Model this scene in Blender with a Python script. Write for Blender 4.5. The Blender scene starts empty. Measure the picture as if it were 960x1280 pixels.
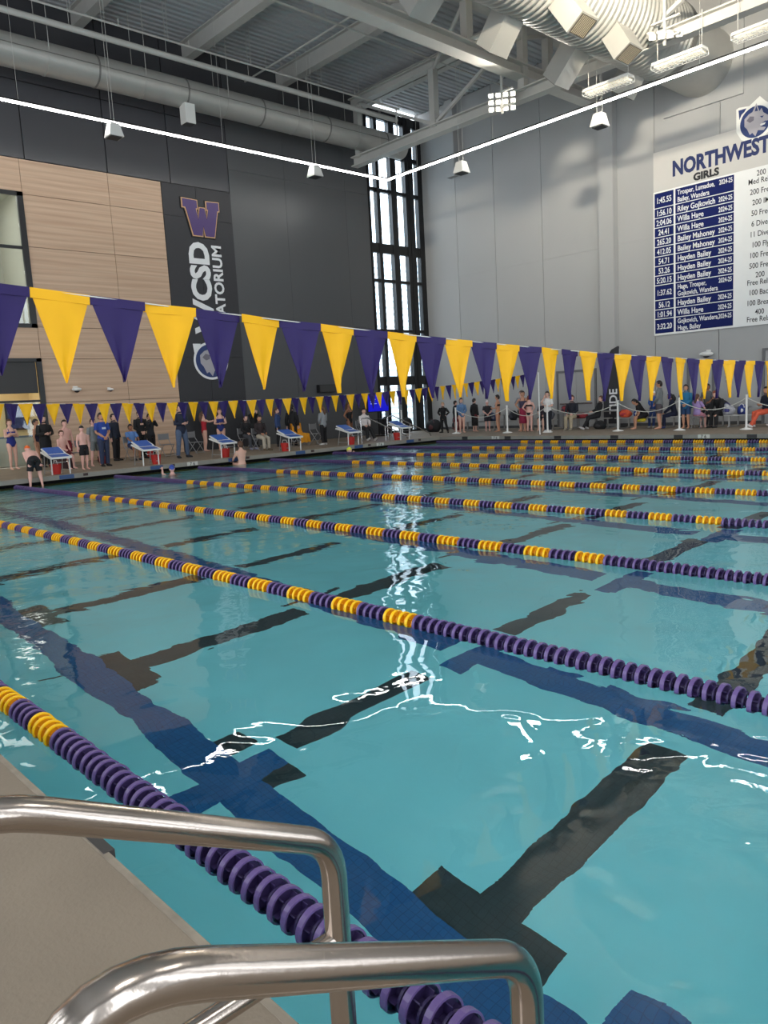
import bpy, bmesh, math, random
from math import sin, cos, pi, radians, sqrt
from mathutils import Vector, Matrix

random.seed(7)
SC = bpy.context.scene
COL = SC.collection

# ------------------------------------------------------------------ camera
cam_d = bpy.data.cameras.new('camera')
cam = bpy.data.objects.new('camera', cam_d)
COL.objects.link(cam)
CP = Vector((22.5206, -1.4350, 1.7704))
yaw, pitch, roll = radians(137.351), radians(-7.9826), radians(-3.1501)
f_ = Vector((cos(pitch)*cos(yaw), cos(pitch)*sin(yaw), sin(pitch)))
r_ = Vector((sin(yaw), -cos(yaw), 0))
u_ = r_.cross(f_)
c_, s_ = cos(roll), sin(roll)
rr, uu = c_*r_ + s_*u_, -s_*r_ + c_*u_
mw = Matrix.Identity(4)
for i in range(3):
    mw[i][0] = rr[i]; mw[i][1] = uu[i]; mw[i][2] = -f_[i]; mw[i][3] = CP[i]
cam.matrix_world = mw
cam_d.sensor_fit = 'VERTICAL'
cam_d.sensor_height = 36.0
cam_d.lens = 971.35/1280*36.0
cam_d.clip_start = 0.05
cam_d.clip_end = 400
SC.camera = cam

# ------------------------------------------------------------------ world, exposure
W = bpy.data.worlds.new('overcast_sky')
SC.world = W
W.use_nodes = True
bg = W.node_tree.nodes['Background']
bg.inputs[0].default_value = (0.86, 0.93, 1.0, 1)
bg.inputs[1].default_value = 5.9
SC.view_settings.view_transform = 'Standard'
SC.view_settings.look = 'None'
SC.view_settings.gamma = 1.0
SC.view_settings.exposure = 0.0
SC.view_settings.use_curve_mapping = False


def area_light(name, loc, rot, sx, sy, power, color=(1, 1, 1)):
    l = bpy.data.lights.new(name, 'AREA')
    l.shape = 'RECTANGLE'; l.size = sx; l.size_y = sy; l.energy = power; l.color = color
    o = bpy.data.objects.new(name, l); COL.objects.link(o)
    o.location = loc; o.rotation_euler = rot
    return o


# high bays added for brightness, unseen behind and above the camera's view
for hx, hy in ((27, 4), (27, 14)):
    area_light('added_high_bay_light', (hx, hy, 14.6), (0, 0, 0), 2.4, 2.4, 300, (1.0, 0.97, 0.92))

# ------------------------------------------------------------------ dimensions
XL, YF = -6.0, 28.6        # left wall, far wall
XR, YN = 34.0, -9.0        # open daylight sides
DECK = 0.24
LANE = 2.7878
PX1, PY0, PY1 = 22.95, -0.47, 22.75
BOT = -2.29
ZC = 16.0

# ------------------------------------------------------------------ materials


def lin(c):
    return tuple(((v/255.0)/12.92 if v <= 10 else (((v/255.0)+0.055)/1.055)**2.4) for v in c)


MATS = {}


def mat(name, rgb, rough=0.6, metal=0.0, var=0.0, scale=4.0, bump=0.0, bscale=40.0, spec=0.5, stretch=None, emis=0.0, coat=0.0):
    if name in MATS:
        return MATS[name]
    m = bpy.data.materials.new(name); m.use_nodes = True
    nt = m.node_tree; n = nt.nodes; L = nt.links
    b = n['Principled BSDF']
    col = (*lin(rgb), 1)
    b.inputs['Base Color'].default_value = col
    b.inputs['Roughness'].default_value = rough
    b.inputs['Metallic'].default_value = metal
    b.inputs['Specular IOR Level'].default_value = spec
    b.inputs['Coat Weight'].default_value = coat
    if emis:
        b.inputs['Emission Color'].default_value = col
        b.inputs['Emission Strength'].default_value = emis
    tc = n.new('ShaderNodeTexCoord')
    mp = n.new('ShaderNodeMapping')
    L.new(tc.outputs['Object'], mp.inputs['Vector'])
    if stretch:
        mp.inputs['Scale'].default_value = stretch
    nz = n.new('ShaderNodeTexNoise'); nz.inputs['Scale'].default_value = scale; nz.inputs['Detail'].default_value = 5
    L.new(mp.outputs[0], nz.inputs['Vector'])
    mx = n.new('ShaderNodeMixRGB'); mx.blend_type = 'MULTIPLY'; mx.inputs[0].default_value = 1
    rp = n.new('ShaderNodeValToRGB')
    v = max(var, 0.02)
    rp.color_ramp.elements[0].position = 0.3; rp.color_ramp.elements[1].position = 0.7
    rp.color_ramp.elements[0].color = (1-v, 1-v, 1-v, 1); rp.color_ramp.elements[1].color = (1, 1, 1, 1)
    L.new(nz.outputs[0], rp.inputs[0]); mx.inputs[1].default_value = col
    L.new(rp.outputs[0], mx.inputs[2]); L.new(mx.outputs[0], b.inputs['Base Color'])
    if bump:
        n2 = n.new('ShaderNodeTexNoise'); n2.inputs['Scale'].default_value = bscale; n2.inputs['Detail'].default_value = 4
        L.new(mp.outputs[0], n2.inputs['Vector'])
        bp = n.new('ShaderNodeBump'); bp.inputs['Strength'].default_value = bump; bp.inputs['Distance'].default_value = 0.01
        L.new(n2.outputs[0], bp.inputs['Height']); L.new(bp.outputs[0], b.inputs['Normal'])
    MATS[name] = m
    return m


def glass_mat(name, tint=(1, 1, 1), rough=0.0):
    m = bpy.data.materials.new(name); m.use_nodes = True
    nt = m.node_tree; n = nt.nodes; L = nt.links
    n.remove(n['Principled BSDF'])
    out = n['Material Output']
    tr = n.new('ShaderNodeBsdfTransparent'); tr.inputs[0].default_value = (*tint, 1)
    gl = n.new('ShaderNodeBsdfGlossy'); gl.inputs['Roughness'].default_value = 0.02
    lw = n.new('ShaderNodeLayerWeight'); lw.inputs[0].default_value = 0.5
    pw = n.new('ShaderNodeMath'); pw.operation = 'POWER'; pw.inputs[1].default_value = 4.0
    fr = n.new('ShaderNodeMath'); fr.operation = 'MULTIPLY_ADD'; fr.inputs[1].default_value = 0.8; fr.inputs[2].default_value = 0.04
    L.new(lw.outputs['Facing'], pw.inputs[0]); L.new(pw.outputs[0], fr.inputs[0])
    mx = n.new('ShaderNodeMixShader')
    L.new(fr.outputs[0], mx.inputs[0]); L.new(tr.outputs[0], mx.inputs[1]); L.new(gl.outputs[0], mx.inputs[2])
    L.new(mx.outputs[0], out.inputs[0])
    return m


def water_mat():
    m = bpy.data.materials.new('pool_water'); m.use_nodes = True
    nt = m.node_tree; n = nt.nodes; L = nt.links
    n.remove(n['Principled BSDF']); out = n['Material Output']
    tc = n.new('ShaderNodeTexCoord')

    def noise(scale, detail, stretch=(1, 1, 1), dist=0.0):
        mp = n.new('ShaderNodeMapping'); mp.inputs['Scale'].default_value = stretch
        L.new(tc.outputs['Object'], mp.inputs['Vector'])
        z = n.new('ShaderNodeTexNoise'); z.inputs['Scale'].default_value = scale
        z.inputs['Detail'].default_value = detail; z.inputs['Distortion'].default_value = dist
        L.new(mp.outputs[0], z.inputs['Vector'])
        return z

    def math_(op, a, b):
        q = n.new('ShaderNodeMath'); q.operation = op
        for i, v in enumerate((a, b)):
            if isinstance(v, (int, float)):
                q.inputs[i].default_value = v
            else:
                L.new(v, q.inputs[i])
        return q.outputs[0]
    swell = noise(0.85, 1.0, dist=0.4)
    rip = noise(2.6, 0.6, dist=0.9)
    fine = noise(13.0, 2.0, dist=0.5)
    patch = noise(0.16, 1.0)
    rp = n.new('ShaderNodeMapRange'); rp.inputs['From Min'].default_value = 0.38; rp.inputs['From Max'].default_value = 0.62
    rp.inputs['To Min'].default_value = 0.35; rp.inputs['To Max'].default_value = 1.0
    L.new(patch.outputs[0], rp.inputs['Value'])
    # swimmers stir the water at the starting end, the near corner lies calm
    sep = n.new('ShaderNodeSeparateXYZ'); L.new(tc.outputs['Object'], sep.inputs[0])
    calm = n.new('ShaderNodeMapRange'); calm.inputs['From Min'].default_value = 6; calm.inputs['From Max'].default_value = 18
    calm.inputs['To Min'].default_value = 1.5; calm.inputs['To Max'].default_value = 0.38
    L.new(sep.outputs[0], calm.inputs['Value'])
    amp = math_('MULTIPLY', rp.outputs[0], calm.outputs[0])
    h = math_('MULTIPLY', swell.outputs[0], 0.030)
    h2 = math_('MULTIPLY', math_('MULTIPLY', rip.outputs[0], 0.021), amp)
    h3 = math_('MULTIPLY', math_('MULTIPLY', fine.outputs[0], 0.0075), amp)
    calm2 = n.new('ShaderNodeMapRange'); calm2.inputs['From Min'].default_value = 9; calm2.inputs['From Max'].default_value = 17.5
    calm2.inputs['To Min'].default_value = 1.0; calm2.inputs['To Max'].default_value = 0.10
    L.new(sep.outputs[0], calm2.inputs['Value'])
    h3 = math_('MULTIPLY', h3, calm2.outputs[0])
    H = math_('ADD', math_('ADD', h, h2), h3)
    bp = n.new('ShaderNodeBump'); bp.inputs['Strength'].default_value = 1.0; bp.inputs['Distance'].default_value = 1.0
    L.new(H, bp.inputs['Height'])
    rf = n.new('ShaderNodeBsdfRefraction'); rf.inputs['IOR'].default_value = 1.333; rf.inputs['Roughness'].default_value = 0.0
    rf.inputs[0].default_value = (0.96, 1.0, 1.0, 1)
    gl = n.new('ShaderNodeBsdfGlossy'); gl.inputs['Roughness'].default_value = 0.0
    fr = n.new('ShaderNodeFresnel'); fr.inputs[0].default_value = 1.333
    for q in (rf, gl, fr):
        L.new(bp.outputs[0], q.inputs['Normal'])
    mx = n.new('ShaderNodeMixShader')
    L.new(fr.outputs[0], mx.inputs[0]); L.new(rf.outputs[0], mx.inputs[1]); L.new(gl.outputs[0], mx.inputs[2])
    L.new(mx.outputs[0], out.inputs[0])
    return m


def plaster_mat():
    m = mat('pool_plaster', (152, 246, 255), 0.85, var=0.10, scale=0.5)
    return m


def tile_mat(name, rgb, size=0.05):
    m = bpy.data.materials.new(name); m.use_nodes = True
    nt = m.node_tree; n = nt.nodes; L = nt.links; b = n['Principled BSDF']
    tc = n.new('ShaderNodeTexCoord'); br = n.new('ShaderNodeTexBrick')
    br.offset = 0.0; br.inputs['Scale'].default_value = 1.0
    br.inputs['Brick Width'].default_value = size; br.inputs['Row Height'].default_value = size
    br.inputs['Mortar Size'].default_value = 0.0025
    c = lin(rgb)
    br.inputs['Color1'].default_value = (*c, 1); br.inputs['Color2'].default_value = (*[v*0.88 for v in c], 1)
    br.inputs['Mortar'].default_value = (*[v*0.65 for v in c], 1)
    L.new(tc.outputs['Object'], br.inputs['Vector']); L.new(br.outputs[0], b.inputs['Base Color'])
    b.inputs['Roughness'].default_value = 0.5
    return m


def wood_mat():
    m = bpy.data.materials.new('wood_cladding'); m.use_nodes = True
    nt = m.node_tree; n = nt.nodes; L = nt.links; b = n['Principled BSDF']
    tc = n.new('ShaderNodeTexCoord'); mp = n.new('ShaderNodeMapping'); mp.inputs['Scale'].default_value = (1, 0.12, 5.0)
    L.new(tc.outputs['Object'], mp.inputs[0])
    nz = n.new('ShaderNodeTexNoise'); nz.inputs['Scale'].default_value = 3; nz.inputs['Detail'].default_value = 6
    L.new(mp.outputs[0], nz.inputs[0])
    rp = n.new('ShaderNodeValToRGB')
    rp.color_ramp.elements[0].position = 0.32; rp.color_ramp.elements[0].color = (*lin((190, 157, 130)), 1)
    rp.color_ramp.elements[1].position = 0.68; rp.color_ramp.elements[1].color = (*lin((206, 175, 148)), 1)
    L.new(nz.outputs[0], rp.inputs[0])
    wv = n.new('ShaderNodeTexWave'); wv.bands_direction = 'Z'; wv.wave_profile = 'SIN'; wv.inputs['Scale'].default_value = 1.55
    wv.inputs['Distortion'].default_value = 0.4
    L.new(tc.outputs['Object'], wv.inputs[0])
    mx = n.new('ShaderNodeMixRGB'); mx.blend_type = 'MULTIPLY'; mx.inputs[0].default_value = 0.10
    L.new(rp.outputs[0], mx.inputs[1]); L.new(wv.outputs[0], mx.inputs[2]); L.new(mx.outputs[0], b.inputs['Base Color'])
    b.inputs['Roughness'].default_value = 0.6
    return m


CONC = mat('deck_concrete', (138, 124, 107), 0.62, var=0.16, scale=2.2, bump=0.25, bscale=60)
CONC2 = mat('fascia_concrete', (140, 138, 130), 0.7, var=0.15, scale=3)
COPE = mat('coping_edge', (150, 138, 122), 0.6, var=0.3, scale=14)
PLASTER = plaster_mat()
NAVY_T = tile_mat('navy_lane_tile', (30, 106, 168))
BLACK_T = tile_mat('black_lane_tile', (46, 66, 72))
GUTTER = mat('gutter_black', (12, 12, 13), 0.9)
LEDGE = mat('gutter_ledge', (178, 186, 110), 0.7, var=0.2)
DARKP = mat('charcoal_panel', (70, 70, 74), 0.3, var=0.06, scale=0.6)
DARKW = mat('charcoal_wall', (78, 79, 81), 0.38, var=0.05, scale=0.4)
WOOD = wood_mat()
GREYW = mat('grey_painted_wall', (166, 166, 165), 0.55, var=0.05, scale=0.35)
BANNER = mat('banner_black', (44, 44, 48), 0.5, var=0.05)
BLACK = mat('black_frame', (16, 16, 18), 0.4)
WHITE = mat('white_paint', (226, 225, 220), 0.45)
STEEL = mat('painted_steel', (196, 194, 188), 0.5, var=0.05)
CEIL = mat('ceiling_deck', (186, 188, 190), 0.6)
DUCT = mat('duct_metal', (178, 176, 170), 0.42, metal=0.35, var=0.08, scale=1.5)
DUCT_D = mat('duct_seam', (120, 118, 114), 0.5, metal=0.2)
LED = mat('led_diffuser', (255, 253, 248), 0.4, emis=34.0)
LAMP = mat('lamp_lens', (255, 246, 230), 0.4, emis=18.0)
INOX = mat('stainless_steel', (188, 176, 166), 0.2, metal=1.0, var=0.14, scale=3, stretch=(1, 1, 1), bump=0.03, bscale=90)
CHROME = mat('chrome_steel', (200, 200, 200), 0.2, metal=1.0)
PURPLE = mat('purple_plastic', (104, 84, 136), 0.34, var=0.05)
PURPLE_D = mat('cavity_shade_purple', (50, 37, 80), 0.5, var=0.05)  # purple with the shade between float rims put into the colour
YELLOW = mat('yellow_plastic', (255, 200, 14), 0.38, var=0.05)
FLAG_P = mat('purple_vinyl', (34, 18, 82), 0.5, spec=0.25, var=0.10, scale=5)
FLAG_Y = mat('yellow_vinyl', (234, 174, 4), 0.5, spec=0.25, var=0.08, scale=5)
CORD = mat('cord_white', (205, 205, 196), 0.7)
BOARD_B = mat('record_blue', (13, 27, 88), 0.6, spec=0.2)
BOARD_W = mat('record_white', (232, 232, 230), 0.35)
BOARD_H = mat('record_header_grey', (196, 193, 188), 0.35)
INK = mat('ink_dark', (24, 24, 28), 0.5)
INK_N = mat('ink_navy', (24, 40, 92), 0.5)
LET_W = mat('lettering_white', (232, 232, 232), 0.5)
GOLD = mat('gold_edge', (214, 168, 120), 0.4)
WPURP = mat('emblem_purple', (76, 54, 110), 0.4)
CR_NAVY = mat('crest_navy', (32, 52, 104), 0.4)
CR_GREY = mat('crest_grey', (168, 164, 170), 0.4)
BLUE_PAD = mat('block_blue_tread', (46, 92, 176), 0.5, var=0.1, scale=20)
RED = mat('red_plastic', (184, 40, 34), 0.45)
ALU = mat('bleacher_aluminium', (168, 168, 166), 0.35, metal=0.6)
GLASS = glass_mat('window_glass', (0.92, 0.97, 1.0))
GLASS_D = glass_mat('dark_glass', (0.35, 0.36, 0.38))

# ------------------------------------------------------------------ mesh helpers


class MB:
    def __init__(s):
        s.v = []; s.f = []; s.m = []; s.mats = []; s.smooth = []

    def mi(s, m):
        if m not in s.mats:
            s.mats.append(m)
        return s.mats.index(m)

    def add(s, vs, fs, m, smooth=False):
        b = len(s.v); k = s.mi(m)
        s.v.extend([tuple(p) for p in vs])
        for f in fs:
            s.f.append(tuple(b+i for i in f)); s.m.append(k); s.smooth.append(smooth)

    def box(s, x0, x1, y0, y1, z0, z1, m, T=None):
        vs = [Vector((x, y, z)) for x in (x0, x1) for y in (y0, y1) for z in (z0, z1)]
        if T:
            vs = [T @ v for v in vs]
        s.add(vs, [(0, 1, 3, 2), (4, 6, 7, 5), (0, 4, 5, 1), (2, 3, 7, 6), (0, 2, 6, 4), (1, 5, 7, 3)], m)

    def bar(s, a, b, w, h, m):
        """a rectangular bar from a to b, w wide (horizontal) and h high"""
        a = Vector(a); b = Vector(b); d = (b-a).normalized()
        up = Vector((0, 0, 1)) if abs(d.z) < 0.95 else Vector((1, 0, 0))
        sd = d.cross(up).normalized(); up = sd.cross(d)
        vs = []
        for p in (a, b):
            for i, j in ((-1, -1), (1, -1), (1, 1), (-1, 1)):
                vs.append(p + sd*(i*w/2) + up*(j*h/2))
        s.add(vs, [(3, 2, 1, 0), (4, 5, 6, 7), (0, 1, 5, 4), (1, 2, 6, 5), (2, 3, 7, 6), (3, 0, 4, 7)], m)

    def tube(s, pts, r, m, seg=10, cap=True, radii=None, sq=None):
        """smooth tube through pts; sq = (a, b) ellipse factors"""
        pts = [Vector(p) for p in pts]; n = len(pts)
        vs = []; fs = []
        prev = None
        for i, p in enumerate(pts):
            d = (pts[min(i+1, n-1)] - pts[max(i-1, 0)]).normalized()
            if prev is None:
                ref = Vector((0, 0, 1)) if abs(d.z) < 0.9 else Vector((1, 0, 0))
                a = d.cross(ref).normalized()
            else:
                a = (prev - d*prev.dot(d)).normalized()
            prev = a; b = d.cross(a)
            R = radii[i] if radii else r
            for k in range(seg):
                t = 2*pi*k/seg
                vs.append(p + a*(cos(t)*R*(sq[0] if sq else 1)) + b*(sin(t)*R*(sq[1] if sq else 1)))
        for i in range(n-1):
            for k in range(seg):
                k2 = (k+1) % seg
                fs.append((i*seg+k, i*seg+k2, (i+1)*seg+k2, (i+1)*seg+k))
        s.add(vs, fs, m, True)
        if cap:
            base = len(s.v)
            s.add([vs[k] for k in range(seg)], [tuple(range(seg))[::-1]], m)
            s.add([vs[(n-1)*seg+k] for k in range(seg)], [tuple(range(seg))], m)

    def ball(s, c, rx, ry, rz, m, seg=12, rings=8, T=None):
        vs = []; fs = []
        for i in range(rings+1):
            ph = pi*i/rings
            for k in range(seg):
                t = 2*pi*k/seg
                v = Vector((c[0]+rx*sin(ph)*cos(t), c[1]+ry*sin(ph)*sin(t), c[2]+rz*cos(ph)))
                vs.append(T @ v if T else v)
        for i in range(rings):
            for k in range(seg):
                k2 = (k+1) % seg
                fs.append((i*seg+k, (i+1)*seg+k, (i+1)*seg+k2, i*seg+k2))
        s.add(vs, fs, m, True)

    def prism(s, poly, fn, d0, d1, m):
        """poly: 2D points; fn(u, v, d) -> 3D; extruded between depths d0 and d1"""
        n = len(poly)
        vs = [fn(u, v, d0) for u, v in poly] + [fn(u, v, d1) for u, v in poly]
        fs = [tuple(range(n))[::-1], tuple(range(n, 2*n))] + [(i, (i+1) % n, n+(i+1) % n, n+i) for i in range(n)]
        s.add(vs, fs, m)

    def mesh(s, name):
        me = bpy.data.meshes.new(name)
        me.from_pydata([tuple(v) for v in s.v], [], s.f)
        for m in s.mats:
            me.materials.append(m)
        me.polygons.foreach_set('material_index', s.m)
        me.polygons.foreach_set('use_smooth', s.smooth)
        me.update()
        return me

    def build(s, name, parent=None, loc=None, rz=0.0):
        o = bpy.data.objects.new(name, s.mesh(name)); COL.objects.link(o)
        if loc is not None:
            o.location = loc
        o.rotation_euler.z = rz
        if parent:
            o.parent = parent
        return o


def place(name, me, parent, loc=(0, 0, 0), rz=0.0):
    o = bpy.data.objects.new(name, me); COL.objects.link(o)
    o.location = loc; o.rotation_euler.z = rz; o.parent = parent
    return o


def empty(name, loc=(0, 0, 0), rz=0.0):
    o = bpy.data.objects.new(name, None); COL.objects.link(o)
    o.location = loc; o.rotation_euler.z = rz; o.empty_display_size = 0.1
    return o


def tag(o, label, cat=None, group=None):
    o['label'] = label
    if cat:
        o['category'] = cat
    if group:
        o['group'] = group
    return o


def struct(o, label=None):
    o['kind'] = 'structure'
    if label:
        o['label'] = label
    return o


def arc_path(pts, rad, n=6):
    """polyline with rounded corners"""
    pts = [Vector(p) for p in pts]; out = [pts[0]]
    for i in range(1, len(pts)-1):
        p = pts[i]; a = (pts[i-1]-p).normalized(); b = (pts[i+1]-p).normalized()
        ang = a.angle(b); t = rad/math.tan(ang/2)
        t = min(t, (pts[i-1]-p).length*0.48, (pts[i+1]-p).length*0.48)
        s0 = p+a*t; s1 = p+b*t
        for k in range(n+1):
            q = k/n
            out.append(s0*(1-q)**2 + p*2*q*(1-q) + s1*q*q)
    out.append(pts[-1])
    return out


def text(body, size, loc, rot, m, parent, name='lettering', align='LEFT', sx=1.0, bold=0.0, ext=0.006, width=None):
    cu = bpy.data.curves.new(name, 'FONT'); cu.body = body; cu.size = size; cu.align_x = align; cu.align_y = 'BOTTOM_BASELINE'
    cu.offset = bold; cu.extrude = ext; cu.resolution_u = 3
    t = bpy.data.objects.new(name, cu); COL.objects.link(t)
    bpy.context.view_layer.update()
    me = bpy.data.meshes.new_from_object(t)
    COL.objects.unlink(t); bpy.data.objects.remove(t)
    me.materials.clear(); me.materials.append(m)
    if width:
        xs = [v.co.x for v in me.vertices]; sx = width/(max(xs)-min(xs))
    o = bpy.data.objects.new(name, me); COL.objects.link(o)
    o.location = loc; o.rotation_euler = rot; o.scale = (sx, 1, 1); o.parent = parent
    return o


RF = (pi/2, 0, 0)                   # text on the far wall
RL_UP = Matrix(((0, 0, 1), (0, -1, 0), (1, 0, 0)))  # not used directly

# ================================================================== THE SETTING
# ---- deck
b = MB()
for (x0, x1, y0, y1) in ((XL, 0, YN, YF), (0, PX1, PY1, YF), (0, PX1, YN, PY0), (PX1, XR, YN, YF)):
    b.box(x0, x1, y0, y1, DECK-0.13, DECK, CONC)
deck = struct(b.build('floor'), 'grey brown concrete pool deck')
# concrete fascia strips on the pool edge and the pale coping line
b = MB()
b.box(0.0, 0.012, PY0, PY1, DECK-0.135, DECK-0.012, CONC2)
b.box(0, PX1, PY1-0.012, PY1, DECK-0.135, DECK-0.012, CONC2)
b.box(0, PX1, PY0, PY0+0.012, DECK-0.135, DECK-0.012, CONC2)
b.box(PX1-0.012, PX1, PY0, PY1, DECK-0.135, DECK-0.012, CONC2)
b.build('fascia', deck)
b = MB()
b.box(-0.03, 0.014, PY0, PY1, DECK-0.012, DECK+0.003, COPE)
b.box(0, PX1, PY1-0.014, PY1+0.03, DECK-0.012, DECK+0.003, COPE)
b.box(0, PX1, PY0-0.012, PY0+0.014, DECK-0.012, DECK+0.003, COPE)
b.build('coping', deck)
# expansion joint in the near deck
b = MB()
for jx in (19.33, 13.33, 7.33):
    b.box(jx-0.009, jx+0.009, YN, PY0-0.012, DECK, DECK+0.0015, GUTTER)
b.build('expansion_joint', deck)
# black void / gutter below the lip
b = MB()
b.box(-0.5, -0.42, PY0-0.5, PY1+0.5, BOT, DECK-0.13, GUTTER)
b.box(-0.5, PX1+0.4, PY1+0.42, PY1+0.5, BOT, DECK-0.13, GUTTER)
b.box(-0.5, PX1+0.4, PY0-0.30, PY0-0.24, BOT, DECK-0.13, GUTTER)
b.box(PX1+0.3, PX1+0.4, PY0-0.5, PY1+0.5, BOT, DECK-0.13, GUTTER)
struct(b.build('gutter_wall'), 'black overflow gutter recess below the deck edge')
# basin
b = MB()
b.box(-0.45, PX1+0.3, PY0-0.26, PY1+0.45, BOT-0.1, BOT, PLASTER)
b.box(-0.42, 0.02, PY0-0.24, PY1+0.42, BOT, -0.10, PLASTER)
b.box(0.02, PX1, PY1-0.02, PY1+0.42, BOT, -0.10, PLASTER)
b.box(0.02, PX1, PY0-0.24, PY0+0.02, BOT, -0.10, PLASTER)
b.box(PX1, PX1+0.3, PY0-0.24, PY1+0.42, BOT, -0.10, PLASTER)
basin = struct(b.build('pool_basin'), 'pale aqua plastered pool basin')
b = MB()
b.box(-0.40, 0.38, PY0-0.2, PY1+0.4, -0.10, -0.065, LEDGE)
struct(b.build('gutter_ledge'), 'yellow green shallow ledge at the starting end')


def mark(x0, x1, y0, y1, m, dz=0.004):
    q = MB(); q.box(x0, x1, y0, y1, BOT, BOT+dz, m)
    o = q.build('lane_marking', basin)
    return o


# black marks run across the ropes, in rows between the navy lines
LINES = [19.77, 17.44, 15.15, 12.85, 10.53, 8.22, 5.9, 3.6, 1.4]
rows = [k*LANE+LANE/2 for k in range(8)]       # navy rows
for li, cx in enumerate(LINES):
    for k in range(8):
        y0 = rows[k]+0.42 if k else 1.87
        if li == 1 and k == 0:
            y0 = 2.02
        y0 = y0 if k == 0 else (rows[k]+0.37 if li != 1 else rows[k]+0.66)
        y1 = (rows[k+1] if k < 7 else 22.0) - (0.25 if k % 2 == 0 else 0.55)
        if k == 0:
            y1 = 3.92 if li != 1 else 3.64
        if k == 7:
            y1 = 20.95
        mark(cx-0.145, cx+0.145, y0, y1, BLACK_T)
    if li == 1:
        mark(16.97, 17.26, 1.59, 1.87, BLACK_T)
        mark(17.66, 17.89, 1.59, 1.88, BLACK_T)
    else:
        mark(cx-0.475, cx+0.475, 1.58, 1.87, BLACK_T)
    mark(cx-0.475, cx+0.475, 20.95, 21.24, BLACK_T)
# navy lines along the ropes
for k, cy in enumerate(rows):
    o = 0.0 if k == 0 else 0.12
    a, c = cy-0.18+o, cy+0.18+o
    if k == 0:
        mark(2.0, 17.40, 1.22, 1.59, NAVY_T, 0.005)
        mark(17.40, 17.69, 0.95, 1.88, NAVY_T, 0.006)
        mark(17.69, 20.62, 1.22, 1.59, NAVY_T, 0.005)
        mark(20.62, 20.92, 0.95, 1.88, NAVY_T, 0.006)
    else:
        mark(2.0, 17.22, a, c, NAVY_T, 0.005)
        mark(17.46, 17.72, cy-0.44+o, cy+0.48+o, NAVY_T, 0.006)
        mark(17.72, 20.62, a, c, NAVY_T, 0.005)
        mark(20.62, 20.92, cy-0.44+o, cy+0.48+o, NAVY_T, 0.006)
    mark(1.7, 2.0, cy-0.46, cy+0.46, NAVY_T, 0.006)
    mark(14.80, 14.87, cy-0.46+o, a, BLACK_T, 0.004)
    mark(14.80, 14.87, c, cy+0.46+o, BLACK_T, 0.004)

b0 = MB(); b0.box(-0.165, 0.165, PY0-0.005, PY0+0.036, DECK-0.10, DECK+0.0045, mat('edge_line_tile', (60, 58, 56), .5))
me_e = b0.mesh('line_tile')
for cx in LINES:
    place('line_tile', me_e, deck, (cx-0.02, 0, 0))

# water
b = MB()
nx = 1
b.add([(-0.41, PY0-0.235, 0), (PX1+0.29, PY0-0.235, 0), (PX1+0.29, PY1+0.41, 0), (-0.41, PY1+0.41, 0)], [(0, 1, 2, 3)], water_mat())
struct(b.build('water'), 'clear aqua pool water with gentle ripples')

# marks on the deck fascia
b0 = MB(); b0.box(0.0, 0.006, -0.21, 0.21, -0.115, 0.0, mat('fascia_navy_tile', (44, 74, 120), 0.5))
me_sq = b0.mesh('lane_tile')
b0 = MB(); b0.box(0.0, 0.006, -0.07, 0.07, -0.075, 0.0, mat('fascia_small_tile', (54, 34, 32), 0.5))
me_sm = b0.mesh('small_tile')
for k in range(8):
    place('lane_tile', me_sq, deck, (0.013, rows[k]+0.05, DECK-0.014))
    place('small_tile', me_sm, deck, (0.013, rows[k]+0.6, DECK-0.02))
b0 = MB(); b0.box(-0.15, 0.15, -0.006, 0, -0.115, 0.0, mat('fascia_black_tile', (38, 38, 40), 0.5))
me_bk = b0.mesh('line_tile')
for cx in LINES:
    place('line_tile', me_bk, deck, (cx, PY1-0.013, DECK-0.014))
    place('line_tile', me_bk, deck, (cx, PY0+0.02, DECK-0.014))
b0 = MB(); b0.box(-0.19, 0.19, -0.006, 0, -0.12, 0.0, mat('marker_white_tile', (196, 196, 188), 0.4))
me_w = b0.mesh('depth_marker')
o = place('depth_marker', me_w, deck, (11.37, PY1-0.013, DECK-0.006))
text('7 6', 0.15, (-0.1, -0.008, -0.115), RF, INK, o, 'lettering')
o = place('depth_marker', me_w, deck, (3.0, PY1-0.013, DECK-0.006))
text('7 6', 0.15, (-0.1, -0.008, -0.115), RF, INK, o, 'lettering')
b0 = MB(); b0.box(0, 0.006, -0.19, 0.19, -0.12, 0.0, mat('marker_white_tile', (196, 196, 188), 0.4))
me_w2 = b0.mesh('depth_marker')
for y in (11.05, 19.29):
    o = place('depth_marker', me_w2, deck, (0.013, y, DECK-0.006))
    text('7 6', 0.15, (0.008, -0.1, -0.115), (pi/2, 0, pi/2), INK, o, 'lettering')

# ---- left wall: charcoal panels, wood cladding, banner, corner window
wl = struct(empty('wall_left', (XL, 0, 0)), 'tall left wall of charcoal panels and wood cladding')


def wpanel(y0, y1, z0, z1, m, name='wall_panel', d=0.03, gap=0.012, back=0.0):
    q = MB(); q.box(back, back+d, y0+gap, y1-gap, z0+gap, z1-gap, m)
    return q.build(name, wl)


b = MB()      # backing wall with the openings left out
for (y0, y1, z0, z1) in ((YN, 3.2, 0, ZC), (3.2, 8.8, 3.95, 5.05), (3.2, 8.8, 9.55, ZC), (8.8, 25.0, 0, ZC)):
    b.box(-0.3, 0, y0, y1, z0, z1, BLACK)
b.build('backing', wl)
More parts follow.
